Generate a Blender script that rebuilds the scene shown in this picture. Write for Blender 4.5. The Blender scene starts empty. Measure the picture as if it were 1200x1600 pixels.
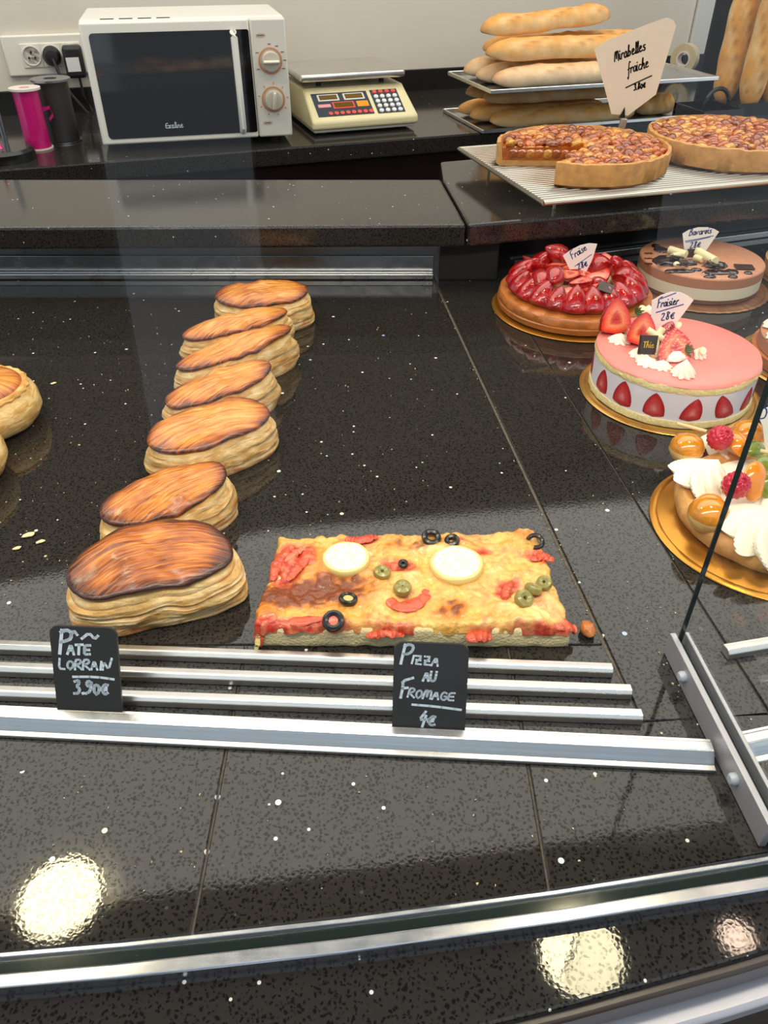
import bpy, bmesh, math, random
from mathutils import Vector, Matrix, noise
random.seed(7)
PI = math.pi
C = bpy.context.scene.collection
S = bpy.context.scene

# ------------------------------------------------------------------ camera, world, light, exposure
FPX, PITCH, CAMH = 1200.0, math.radians(38), 0.45
cam = bpy.data.cameras.new('camera')
cam.sensor_fit = 'VERTICAL'; cam.sensor_height = 36; cam.sensor_width = 27
cam.lens = FPX / 1600 * 36; cam.clip_start = 0.01; cam.clip_end = 50
camo = bpy.data.objects.new('camera', cam); C.objects.link(camo)
camo.location = (0, 0, CAMH); camo.rotation_euler = (PI / 2 - PITCH, 0, 0)
S.camera = camo
S.view_settings.view_transform = 'Standard'; S.view_settings.look = 'None'
S.view_settings.gamma = 1; S.view_settings.use_curve_mapping = False
S.view_settings.exposure = 0.75
S.cycles.use_denoising = True
S.cycles.max_bounces = 8; S.cycles.transparent_max_bounces = 16
S.cycles.caustics_reflective = False; S.cycles.caustics_refractive = False
S.cycles.sample_clamp_indirect = 4

world = bpy.data.worlds.new('world'); S.world = world; world.use_nodes = True
world.node_tree.nodes['Background'].inputs[0].default_value = (0.78, 0.88, 1.0, 1)
world.node_tree.nodes['Background'].inputs[1].default_value = 0.55

CEIL = 1.45                                     # ceiling height above the display shelf
def area(name, loc, rot, sx, sy, power, color):
    l = bpy.data.lights.new(name, 'AREA'); l.shape = 'RECTANGLE'; l.size = sx; l.size_y = sy
    l.energy = power; l.color = color
    o = bpy.data.objects.new(name, l); C.objects.link(o); o.location = loc; o.rotation_euler = rot
    return o
area('ceiling_light_panel', (0.0, 1.66, CEIL - 0.02), (0, 0, 0.13), 3.6, 1.36, 22, (1, 0.95, 0.87))
area('case_light_strip', (0.05, 0.27, 0.62), (math.radians(22), 0, 0.12), 1.3, 0.05, 3.4, (1, 0.90, 0.76))

# ------------------------------------------------------------------ placing helpers
def _dir(px, py):
    u = (px - 600) / FPX; v = -(py - 800) / FPX
    return Vector((u, math.cos(PITCH) + v * math.sin(PITCH), -math.sin(PITCH) + v * math.cos(PITCH)))
def P(px, py, z=0.0):                           # where a line of sight meets the level z
    d = _dir(px, py); t = (z - CAMH) / d.z
    return Vector((d.x * t, d.y * t, z))
def srgb(r, g, b):
    f = lambda c: (c / 255) / 12.92 if c <= 10 else (((c / 255) + 0.055) / 1.055) ** 2.4
    return (f(r), f(g), f(b))

# ------------------------------------------------------------------ materials
def newmat(name):
    m = bpy.data.materials.new(name); m.use_nodes = True
    nt = m.node_tree; b = nt.nodes['Principled BSDF']
    return m, nt, b
def N(nt, typ, **kw):
    n = nt.nodes.new(typ)
    for k, v in kw.items():
        if k.startswith('i_'): n.inputs[k[2:].replace('_', ' ')].default_value = v
        else: setattr(n, k, v)
    return n
def ramp(nt, stops, interp='LINEAR'):
    r = nt.nodes.new('ShaderNodeValToRGB'); r.color_ramp.interpolation = interp
    e = r.color_ramp.elements
    while len(e) < len(stops): e.new(0.5)
    for i, (p, c) in enumerate(stops):
        e[i].position = p; e[i].color = (*c, 1) if len(c) == 3 else c
    return r
def plain(name, col, rough=0.5, metal=0.0, coat=0.0, spec=0.5, bump=0.0, bscale=200, vary=0.0, vscale=60, sss=0.0):
    m, nt, b = newmat(name)
    b.inputs['Base Color'].default_value = (*col, 1); b.inputs['Roughness'].default_value = rough
    b.inputs['Metallic'].default_value = metal; b.inputs['Coat Weight'].default_value = coat
    b.inputs['Coat Roughness'].default_value = 0.12
    b.inputs['Specular IOR Level'].default_value = spec
    if sss:
        b.inputs['Subsurface Weight'].default_value = sss
        b.inputs['Subsurface Radius'].default_value = (0.004, 0.002, 0.001); b.inputs['Subsurface Scale'].default_value = 1
    tc = N(nt, 'ShaderNodeTexCoord')
    if vary:
        n = N(nt, 'ShaderNodeTexNoise', i_Scale=vscale, i_Detail=4)
        nt.links.new(tc.outputs['Object'], n.inputs['Vector'])
        r = ramp(nt, [(0.3, tuple(c * (1 - vary) for c in col)), (0.7, tuple(min(1, c * (1 + vary)) for c in col))])
        nt.links.new(n.outputs['Fac'], r.inputs['Fac']); nt.links.new(r.outputs['Color'], b.inputs['Base Color'])
    if bump:
        n = N(nt, 'ShaderNodeTexNoise', i_Scale=bscale, i_Detail=3)
        nt.links.new(tc.outputs['Object'], n.inputs['Vector'])
        bp = N(nt, 'ShaderNodeBump', i_Strength=bump, i_Distance=0.002)
        nt.links.new(n.outputs['Fac'], bp.inputs['Height']); nt.links.new(bp.outputs['Normal'], b.inputs['Normal'])
    return m
def vcol(name, rough=0.5, coat=0.0, bump=0.0, bscale=200, vary=0.0, vscale=150, sss=0.0, spec=0.5):
    """colour comes from the mesh's own colour attribute, with a little grain"""
    m, nt, b = newmat(name)
    at = N(nt, 'ShaderNodeAttribute', attribute_name='Col')
    b.inputs['Roughness'].default_value = rough; b.inputs['Coat Weight'].default_value = coat
    b.inputs['Coat Roughness'].default_value = 0.08; b.inputs['Specular IOR Level'].default_value = spec
    if sss:
        b.inputs['Subsurface Weight'].default_value = sss
        b.inputs['Subsurface Radius'].default_value = (0.005, 0.002, 0.001); b.inputs['Subsurface Scale'].default_value = 1
    tc = N(nt, 'ShaderNodeTexCoord'); src = at.outputs['Color']
    if vary:
        n = N(nt, 'ShaderNodeTexNoise', i_Scale=vscale, i_Detail=5)
        nt.links.new(tc.outputs['Object'], n.inputs['Vector'])
        mr = N(nt, 'ShaderNodeMapRange'); mr.inputs[1].default_value = 0.3; mr.inputs[2].default_value = 0.7
        mr.inputs[3].default_value = 1 - vary; mr.inputs[4].default_value = 1 + vary
        nt.links.new(n.outputs['Fac'], mr.inputs[0])
        mx = N(nt, 'ShaderNodeVectorMath', operation='SCALE')
        nt.links.new(src, mx.inputs[0]); nt.links.new(mr.outputs[0], mx.inputs['Scale']); src = mx.outputs[0]
    nt.links.new(src, b.inputs['Base Color'])
    if bump:
        n = N(nt, 'ShaderNodeTexNoise', i_Scale=bscale, i_Detail=4)
        nt.links.new(tc.outputs['Object'], n.inputs['Vector'])
        bp = N(nt, 'ShaderNodeBump', i_Strength=bump, i_Distance=0.002)
        nt.links.new(n.outputs['Fac'], bp.inputs['Height']); nt.links.new(bp.outputs['Normal'], b.inputs['Normal'])
    return m
def stone(name, matrix=(0.030, 0.026, 0.022), chip=(0.007, 0.0065, 0.006), rough=0.03, fleck=1.0):
    """polished black engineered stone: dark chips, pale and coloured glittering flecks"""
    m, nt, b = newmat(name); L = nt.links.new
    geo = N(nt, 'ShaderNodeNewGeometry'); pos = geo.outputs['Position']
    wn = N(nt, 'ShaderNodeTexNoise', i_Scale=230, i_Detail=1); L(pos, wn.inputs['Vector'])
    wa = N(nt, 'ShaderNodeVectorMath', operation='MULTIPLY_ADD'); wa.inputs[1].default_value = (0.004,) * 3; L(wn.outputs['Color'], wa.inputs[0]); L(pos, wa.inputs[2])
    v1 = N(nt, 'ShaderNodeTexVoronoi', i_Scale=370, i_Randomness=1.0); L(wa.outputs[0], v1.inputs['Vector'])
    nz = N(nt, 'ShaderNodeTexNoise', i_Scale=520, i_Detail=2); L(pos, nz.inputs['Vector'])
    ad = N(nt, 'ShaderNodeMath', operation='MULTIPLY_ADD'); ad.inputs[1].default_value = 0.55
    L(nz.outputs['Fac'], ad.inputs[0]); L(v1.outputs['Distance'], ad.inputs[2])
    r1 = ramp(nt, [(0.54, chip), (0.74, matrix)]); L(ad.outputs[0], r1.inputs['Fac'])
    rs = ramp(nt, [(0.50, (0.34,) * 3), (0.80, (0.54,) * 3)]); L(ad.outputs[0], rs.inputs['Fac']); L(rs.outputs['Color'], b.inputs['Specular IOR Level'])
    src = r1.outputs['Color']
    for sc, thr, size, tint in ((75, 0.90, 0.10, 0), (150, 0.955, 0.13, 1), (42, 0.86, 0.060, 2)):
        v = N(nt, 'ShaderNodeTexVoronoi', i_Scale=sc, i_Randomness=1.0); L(pos, v.inputs['Vector'])
        sep = N(nt, 'ShaderNodeSeparateColor'); L(v.outputs['Color'], sep.inputs[0])
        g = N(nt, 'ShaderNodeMath', operation='GREATER_THAN'); g.inputs[1].default_value = thr; L(sep.outputs[0], g.inputs[0])
        sz = N(nt, 'ShaderNodeMath', operation='MULTIPLY'); sz.inputs[1].default_value = size * 1.5; L(sep.outputs[2], sz.inputs[0])
        l = N(nt, 'ShaderNodeMath', operation='LESS_THAN'); L(v.outputs['Distance'], l.inputs[0]); L(sz.outputs[0], l.inputs[1])
        mu = N(nt, 'ShaderNodeMath', operation='MULTIPLY'); L(g.outputs[0], mu.inputs[0]); L(l.outputs[0], mu.inputs[1])
        mu2 = N(nt, 'ShaderNodeMath', operation='MULTIPLY'); mu2.inputs[1].default_value = fleck; L(mu.outputs[0], mu2.inputs[0])
        cr = ramp(nt, [(0.0, (0.75, 0.70, 0.60)), (0.55, (0.9, 0.88, 0.82)), (0.8, (0.35, 0.55, 0.75)), (0.9, (0.75, 0.55, 0.22)), (1.0, (0.25, 0.55, 0.5))] if tint != 2
                  else [(0.0, (0.8, 0.8, 0.78)), (0.5, (0.30, 0.45, 0.75)), (1.0, (0.8, 0.75, 0.6))])
        L(sep.outputs[1], cr.inputs['Fac'])
        mx = N(nt, 'ShaderNodeMix', data_type='RGBA'); L(mu2.outputs[0], mx.inputs[0]); L(src, mx.inputs[6]); L(cr.outputs['Color'], mx.inputs[7])
        src = mx.outputs[2]
    L(src, b.inputs['Base Color'])
    sm = N(nt, 'ShaderNodeTexNoise', i_Scale=9, i_Detail=3); L(pos, sm.inputs['Vector'])
    mr = N(nt, 'ShaderNodeMapRange'); mr.inputs[1].default_value = 0.35; mr.inputs[2].default_value = 0.75
    mr.inputs[3].default_value = rough; mr.inputs[4].default_value = rough + 0.03; L(sm.outputs['Fac'], mr.inputs[0])
    L(mr.outputs[0], b.inputs['Roughness'])
    bp = N(nt, 'ShaderNodeBump', i_Strength=0.05, i_Distance=0.0002); L(ad.outputs[0], bp.inputs['Height']); L(bp.outputs['Normal'], b.inputs['Normal'])
    return m
def glass(name, tint=(0.965, 0.985, 0.975), refl=1.0):
    m, nt, b = newmat(name); nt.nodes.remove(b); L = nt.links.new
    out = nt.nodes['Material Output']
    tr = N(nt, 'ShaderNodeBsdfTransparent'); tr.inputs[0].default_value = (*tint, 1)
    gl = N(nt, 'ShaderNodeBsdfGlossy'); gl.inputs['Roughness'].default_value = 0.0
    fr = N(nt, 'ShaderNodeFresnel'); fr.inputs[0].default_value = 1.45
    geo = N(nt, 'ShaderNodeNewGeometry'); io = N(nt, 'ShaderNodeMapRange'); io.inputs[3].default_value = 1.45; io.inputs[4].default_value = 1 / 1.45   # one sheet: the same from both sides
    L(geo.outputs['Backfacing'], io.inputs[0]); L(io.outputs[0], fr.inputs[0])
    mx = N(nt, 'ShaderNodeMixShader'); L(fr.outputs[0], mx.inputs[0]); L(tr.outputs[0], mx.inputs[1]); L(gl.outputs[0], mx.inputs[2])
    L(mx.outputs[0], out.inputs[0])
    return m
def emit(name, col, strength):
    m, nt, b = newmat(name)
    b.inputs['Base Color'].default_value = (0.8, 0.8, 0.8, 1)
    b.inputs['Emission Color'].default_value = (*col, 1); b.inputs['Emission Strength'].default_value = strength
    return m
def pastry_lid_mat():
    m, nt, b = newmat('glazed puff lid'); L = nt.links.new
    at = N(nt, 'ShaderNodeAttribute', attribute_name='Col'); sep = N(nt, 'ShaderNodeSeparateColor'); L(at.outputs['Color'], sep.inputs[0])
    oi = N(nt, 'ShaderNodeObjectInfo'); osep = N(nt, 'ShaderNodeSeparateColor'); L(oi.outputs['Color'], osep.inputs[0])
    # brush strokes run along the attribute's second and third channels (a bent grid on the lid)
    cmb = N(nt, 'ShaderNodeCombineXYZ')
    sx = N(nt, 'ShaderNodeMath', operation='MULTIPLY'); sx.inputs[1].default_value = 4.0; L(sep.outputs[1], sx.inputs[0])
    sy = N(nt, 'ShaderNodeMath', operation='MULTIPLY'); sy.inputs[1].default_value = 26.0; L(sep.outputs[2], sy.inputs[0])
    sz = N(nt, 'ShaderNodeMath', operation='MULTIPLY'); sz.inputs[1].default_value = 40.0; L(oi.outputs['Random'], sz.inputs[0])
    L(sx.outputs[0], cmb.inputs[0]); L(sy.outputs[0], cmb.inputs[1]); L(sz.outputs[0], cmb.inputs[2])
    n1 = N(nt, 'ShaderNodeTexNoise', i_Scale=1.0, i_Detail=4, i_Roughness=0.55, i_Distortion=0.9); L(cmb.outputs[0], n1.inputs['Vector'])
    tc = N(nt, 'ShaderNodeTexCoord')
    n2 = N(nt, 'ShaderNodeTexNoise', i_Scale=34, i_Detail=3); L(tc.outputs['Object'], n2.inputs['Vector'])
    pw = N(nt, 'ShaderNodeMath', operation='POWER'); pw.inputs[1].default_value = 7.0; L(sep.outputs[0], pw.inputs[0])
    a = N(nt, 'ShaderNodeMath', operation='MULTIPLY_ADD'); a.inputs[1].default_value = 0.62; L(pw.outputs[0], a.inputs[0])
    s1 = N(nt, 'ShaderNodeMath', operation='MULTIPLY_ADD'); s1.inputs[1].default_value = 1.0; s1.inputs[2].default_value = -0.52; L(n1.outputs['Fac'], s1.inputs[0])
    s1b = N(nt, 'ShaderNodeMath', operation='MULTIPLY'); s1b.inputs[1].default_value = 1.45; L(s1.outputs[0], s1b.inputs[0])
    s2 = N(nt, 'ShaderNodeMath', operation='MULTIPLY_ADD'); s2.inputs[1].default_value = 0.8; s2.inputs[2].default_value = -0.38; L(n2.outputs['Fac'], s2.inputs[0])
    ad = N(nt, 'ShaderNodeMath', operation='ADD'); L(s1b.outputs[0], ad.inputs[0]); L(s2.outputs[0], ad.inputs[1])
    L(ad.outputs[0], a.inputs[2])
    fin = N(nt, 'ShaderNodeMath', operation='ADD'); L(a.outputs[0], fin.inputs[0]); L(osep.outputs[0], fin.inputs[1])
    r = ramp(nt, [(0.0, srgb(240, 178, 92)), (0.25, srgb(226, 146, 56)), (0.48, srgb(194, 106, 34)), (0.74, srgb(132, 62, 20)), (1.0, srgb(62, 28, 16))])
    L(fin.outputs[0], r.inputs['Fac']); L(r.outputs['Color'], b.inputs['Base Color'])
    b.inputs['Roughness'].default_value = 0.34; b.inputs['Coat Weight'].default_value = 0.35; b.inputs['Coat Roughness'].default_value = 0.2
    bp = N(nt, 'ShaderNodeBump', i_Strength=0.35, i_Distance=0.0015); bp.invert = True; L(n1.outputs['Fac'], bp.inputs['Height']); L(bp.outputs['Normal'], b.inputs['Normal'])
    return m
def flaky_mat():
    m, nt, b = newmat('flaky puff pastry'); L = nt.links.new
    at = N(nt, 'ShaderNodeAttribute', attribute_name='Col')
    tc = N(nt, 'ShaderNodeTexCoord'); mp = N(nt, 'ShaderNodeMapping'); mp.inputs['Scale'].default_value = (40, 40, 170); L(tc.outputs['Object'], mp.inputs[0])
    n1 = N(nt, 'ShaderNodeTexNoise', i_Scale=1.0, i_Detail=4, i_Distortion=1.0); L(mp.outputs[0], n1.inputs['Vector'])
    n2 = N(nt, 'ShaderNodeTexNoise', i_Scale=60, i_Detail=4); L(tc.outputs['Object'], n2.inputs['Vector'])
    r = ramp(nt, [(0.30, srgb(206, 158, 88)), (0.48, srgb(234, 200, 138)), (0.64, srgb(246, 226, 180))]); L(n1.outputs['Fac'], r.inputs['Fac'])
    r2 = ramp(nt, [(0.35, (0.80, 0.70, 0.55)), (0.62, (1.06, 1.02, 0.96))]); L(n2.outputs['Fac'], r2.inputs['Fac'])
    mx = N(nt, 'ShaderNodeMix', data_type='RGBA', blend_type='MULTIPLY'); mx.inputs[0].default_value = 1.0; L(r.outputs['Color'], mx.inputs[6]); L(r2.outputs['Color'], mx.inputs[7])
    mx2 = N(nt, 'ShaderNodeMix', data_type='RGBA', blend_type='MULTIPLY'); mx2.inputs[0].default_value = 1.0; L(mx.outputs[2], mx2.inputs[6]); L(at.outputs['Color'], mx2.inputs[7])
    L(mx2.outputs[2], b.inputs['Base Color']); b.inputs['Roughness'].default_value = 0.55
    n3 = N(nt, 'ShaderNodeTexNoise', i_Scale=260, i_Detail=4, i_Roughness=0.7); L(tc.outputs['Object'], n3.inputs['Vector'])
    sm = N(nt, 'ShaderNodeMath', operation='MULTIPLY_ADD'); sm.inputs[1].default_value = 0.7; L(n3.outputs['Fac'], sm.inputs[0]); L(n1.outputs['Fac'], sm.inputs[2])
    bp = N(nt, 'ShaderNodeBump', i_Strength=0.6, i_Distance=0.002); L(sm.outputs[0], bp.inputs['Height']); L(bp.outputs['Normal'], b.inputs['Normal'])
    return m
def berry_mat():
    m, nt, b = newmat('glazed strawberry'); L = nt.links.new
    at = N(nt, 'ShaderNodeAttribute', attribute_name='Col')
    tc = N(nt, 'ShaderNodeTexCoord'); v = N(nt, 'ShaderNodeTexVoronoi', i_Scale=330); L(tc.outputs['Object'], v.inputs['Vector'])
    r = ramp(nt, [(0.10, (1.0, 0.75, 0.45)), (0.22, (1, 1, 1))]); L(v.outputs['Distance'], r.inputs['Fac'])
    mx = N(nt, 'ShaderNodeMix', data_type='RGBA', blend_type='MULTIPLY'); mx.inputs[0].default_value = 0.6; L(at.outputs['Color'], mx.inputs[6]); L(r.outputs['Color'], mx.inputs[7])
    L(mx.outputs[2], b.inputs['Base Color'])
    b.inputs['Roughness'].default_value = 0.22; b.inputs['Coat Weight'].default_value = 0.9; b.inputs['Coat Roughness'].default_value = 0.05
    b.inputs['Subsurface Weight'].default_value = 0.05; b.inputs['Subsurface Radius'].default_value = (0.005, 0.001, 0.001); b.inputs['Subsurface Scale'].default_value = 1
    bp = N(nt, 'ShaderNodeBump', i_Strength=0.4, i_Distance=0.001); L(v.outputs['Distance'], bp.inputs['Height']); L(bp.outputs['Normal'], b.inputs['Normal'])
    return m
def objcol(name, rough=0.2, coat=0.9, bump=0.3, bscale=260):
    m, nt, b = newmat(name); oi = N(nt, 'ShaderNodeObjectInfo'); L = nt.links.new
    tc = N(nt, 'ShaderNodeTexCoord'); n = N(nt, 'ShaderNodeTexNoise', i_Scale=bscale, i_Detail=3); L(tc.outputs['Object'], n.inputs['Vector'])
    r = ramp(nt, [(0.3, (0.6, 0.5, 0.45)), (0.7, (1.15, 1.1, 1.0))]); L(n.outputs['Fac'], r.inputs['Fac'])
    mx = N(nt, 'ShaderNodeMix', data_type='RGBA', blend_type='MULTIPLY'); mx.inputs[0].default_value = 1; L(oi.outputs['Color'], mx.inputs[6]); L(r.outputs['Color'], mx.inputs[7])
    L(mx.outputs[2], b.inputs['Base Color'])
    b.inputs['Roughness'].default_value = rough; b.inputs['Coat Weight'].default_value = coat; b.inputs['Coat Roughness'].default_value = 0.06
    bp = N(nt, 'ShaderNodeBump', i_Strength=bump, i_Distance=0.001); L(n.outputs['Fac'], bp.inputs['Height']); L(bp.outputs['Normal'], b.inputs['Normal'])
    return m
def brushed(name, col, rough=0.28):
    m, nt, b = newmat(name); L = nt.links.new
    tc = N(nt, 'ShaderNodeTexCoord'); mp = N(nt, 'ShaderNodeMapping'); mp.inputs['Scale'].default_value = (6, 700, 700); L(tc.outputs['Object'], mp.inputs[0])
    n = N(nt, 'ShaderNodeTexNoise', i_Scale=1.0, i_Detail=3); L(mp.outputs[0], n.inputs['Vector'])
    r = ramp(nt, [(0.3, tuple(c * 0.86 for c in col)), (0.7, col)]); L(n.outputs['Fac'], r.inputs['Fac']); L(r.outputs['Color'], b.inputs['Base Color'])
    n2 = N(nt, 'ShaderNodeTexNoise', i_Scale=60, i_Detail=4); L(tc.outputs['Object'], n2.inputs['Vector'])
    mr = N(nt, 'ShaderNodeMapRange'); mr.inputs[3].default_value = rough - 0.08; mr.inputs[4].default_value = rough + 0.12; L(n2.outputs['Fac'], mr.inputs[0]); L(mr.outputs[0], b.inputs['Roughness'])
    b.inputs['Metallic'].default_value = 1
    return m

M = dict(
    stone=stone('black sparkle stone'), stone_back=stone('black ledge stone', rough=0.10),
    grout=plain('grey grout', srgb(96, 88, 78), 0.8, vary=0.3, vscale=300),
    alu=brushed('aluminium', (0.86, 0.84, 0.80)), steel=brushed('steel channel', (0.62, 0.63, 0.65), 0.22),
    steel_satin=plain('satin steel', (0.52, 0.51, 0.54), 0.55, metal=0.7, vary=0.06, vscale=40),
    steel_dark=brushed('dull steel', (0.34, 0.35, 0.38), 0.3),
    glass=glass('clear glass'), glass_edge=plain('green glass edge', (0.012, 0.022, 0.02), 0.08, spec=0.8),
    black=plain('black laminate', (0.010, 0.009, 0.009), 0.22), black_matt=plain('black matt', (0.012, 0.012, 0.012), 0.6),
    fascia=plain('dark wine laminate', (0.018, 0.008, 0.008), 0.2),
    wall=plain('cream wall', srgb(226, 218, 205), 0.55, vary=0.03, vscale=2), wall_dark=plain('dark wall cladding', (0.035, 0.032, 0.03), 0.5),
    jamb=plain('pale jamb', srgb(216, 214, 208), 0.5), ceil=plain('ceiling paint', srgb(200, 198, 190), 0.7), floor=plain('floor tile', (0.10, 0.09, 0.08), 0.4, vary=0.2, vscale=4),
    soffit=plain('dark soffit', (0.03, 0.03, 0.03), 0.6),
    white_plastic=plain('white plastic', srgb(240, 236, 226), 0.32), grey_plastic=plain('pale grey plastic', srgb(225, 221, 212), 0.38),
    darkglass=plain('dark oven glass', (0.006, 0.005, 0.005), 0.05, spec=0.6), knob=plain('knob satin', srgb(226, 218, 200), 0.28, metal=0.35),
    copper=plain('copper print', srgb(206, 140, 96), 0.45), print_grey=plain('grey print', srgb(130, 110, 96), 0.6),
    cream_plastic=plain('cream plastic', srgb(236, 224, 178), 0.4), navy=plain('navy panel', srgb(48, 58, 72), 0.35), lcd=plain('amber display', srgb(104, 78, 18), 0.2),
    key_white=plain('white key', srgb(232, 232, 232), 0.4), key_red=plain('red key', srgb(226, 84, 76), 0.4), pink_key=plain('pink key', srgb(240, 160, 168), 0.4), orange_key=plain('orange key', srgb(240, 156, 28), 0.4),
    pan_steel=plain('brushed pan', (0.72, 0.70, 0.66), 0.30, metal=1, vary=0.06, vscale=30),
    cable=plain('black rubber', (0.012, 0.012, 0.013), 0.45), pink=plain('magenta ribbon', srgb(206, 26, 120), 0.25, coat=0.5, bump=0.3, bscale=40), spool=plain('white spool card', srgb(232, 222, 214), 0.6),
    charcoal=plain('charcoal spool', (0.035, 0.033, 0.033), 0.4), tape=plain('tape roll', srgb(214, 196, 158), 0.4),
    chalk=plain('slate card', (0.034, 0.034, 0.036), 0.42), chalk_ink=plain('chalk ink', srgb(214, 228, 238), 0.8), card=plain('white card', srgb(250, 246, 238), 0.5), card_cream=plain('cream card', srgb(244, 230, 208), 0.5),
    ink_blue=plain('blue ink', srgb(40, 78, 170), 0.6), ink_black=plain('black ink', srgb(34, 30, 28), 0.6), gold_ink=plain('gold ink', srgb(226, 186, 40), 0.4),
    lid=pastry_lid_mat(), flaky=flaky_mat(), berry=berry_mat(), fruit=objcol('glazed mirabelle'),
    loaf=vcol('baguette crust', 0.6, bump=0.3, bscale=140, vary=0.10, vscale=60),
    crust=plain('shortcrust', srgb(214, 158, 92), 0.55, bump=0.35, bscale=180, vary=0.20, vscale=70),
    crust_brown=plain('glazed tart crust', srgb(190, 112, 52), 0.4, coat=0.25, bump=0.3, bscale=180, vary=0.2, vscale=60),
    custard=plain('caramel filling', srgb(186, 92, 24), 0.2, coat=0.8, bump=0.5, bscale=220, vary=0.35, vscale=120),
    wire=plain('chromed wire', (0.60, 0.54, 0.44), 0.30, metal=1),
    gold=plain('gold board', srgb(206, 158, 86), 0.28, metal=0.85, vary=0.15, vscale=30), gold_orange=plain('orange gold board', srgb(206, 142, 52), 0.26, metal=0.75, vary=0.12, vscale=20), cocoa_board=plain('cocoa gold board', srgb(150, 104, 70), 0.32, metal=0.6, vary=0.2, vscale=60),
    sponge=plain('sponge', srgb(246, 222, 156), 0.8, bump=0.45, bscale=420, vary=0.12, vscale=300), mousse_white=plain('white mousse', srgb(240, 232, 236), 0.45, sss=0.2),
    pink_glaze=plain('pink glaze', srgb(248, 142, 132), 0.42, vary=0.04, vscale=20, sss=0.1), cream=plain('whipped cream', srgb(250, 244, 224), 0.45, sss=0.25), cream_yellow=plain('butter cream', srgb(250, 236, 190), 0.45, sss=0.2),
    choc=plain('dark chocolate', srgb(58, 40, 34), 0.35, vary=0.3, vscale=120), choc_gloss=plain('chocolate glaze', srgb(46, 26, 22), 0.06, coat=0.6), choc_mousse=plain('chocolate mousse', srgb(186, 128, 96), 0.5, vary=0.08, vscale=320), choc_top=plain('speckled chocolate top', srgb(206, 144, 110), 0.5, vary=0.16, vscale=420),
    vanilla=plain('vanilla mousse', srgb(236, 226, 198), 0.45, sss=0.15), choc_sponge=plain('chocolate sponge', srgb(128, 84, 60), 0.7, bump=0.4, bscale=300, vary=0.15), white_choc=plain('white chocolate', srgb(250, 238, 190), 0.35, sss=0.2),
    leaf=plain('strawberry leaf', srgb(92, 116, 62), 0.5, vary=0.3, vscale=200), cutberry=vcol('cut strawberry', 0.28, coat=0.4, vary=0.14, vscale=300),
    puff=plain('choux bun', srgb(230, 190, 120), 0.5, bump=0.4, bscale=200, vary=0.15), caramel=plain('caramel shell', srgb(214, 136, 30), 0.1, coat=0.9, vary=0.25, vscale=90), rasp=plain('raspberry', srgb(196, 24, 56), 0.28, coat=0.4, sss=0.1), apricot=plain('apricot', srgb(238, 140, 26), 0.15, coat=0.9, vary=0.1, vscale=80), kiwi=plain('kiwi', srgb(122, 134, 40), 0.18, coat=0.7, vary=0.2, vscale=200), stick=plain('wooden stick', srgb(232, 204, 152), 0.6),
    pizza_crumb=plain('bread crumb', srgb(246, 224, 168), 0.85, bump=0.5, bscale=500, vary=0.10, vscale=350), pizza_top=vcol('baked pizza topping', 0.36, coat=0.3, bump=0.8, bscale=230, vary=0.20, vscale=240, spec=0.5),
    goat=vcol('goat cheese', 0.5, bump=0.25, bscale=260, sss=0.15), goat_rind=plain('goat rind', srgb(226, 206, 134), 0.45, sss=0.1), olive_black=plain('black olive', (0.012, 0.012, 0.013), 0.3, coat=0.2), olive_green=plain('green olive', srgb(150, 140, 74), 0.3, coat=0.3, vary=0.2, vscale=200), olive_in=plain('olive flesh', srgb(206, 190, 120), 0.5),
    tomato=plain('baked tomato', srgb(216, 88, 56), 0.3, coat=0.3, vary=0.28, vscale=220, bump=0.5, bscale=300), ham=plain('ham strip', srgb(226, 128, 96), 0.35, coat=0.2, vary=0.2, vscale=150),
    crumb=plain('pastry crumb', srgb(236, 218, 170), 0.8), translucent=plain('clear plastic button', srgb(190, 196, 206), 0.25), white_trim=plain('pale steel trim', srgb(205, 203, 206), 0.3, metal=0.3), brown_trim=plain('brown stone edge', srgb(70, 58, 50), 0.25),
    lamp=emit('lamp disc', (1, 0.86, 0.55), 26), spotlamp=emit('spot lamp', (1, 0.72, 0.55), 22),
)

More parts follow.
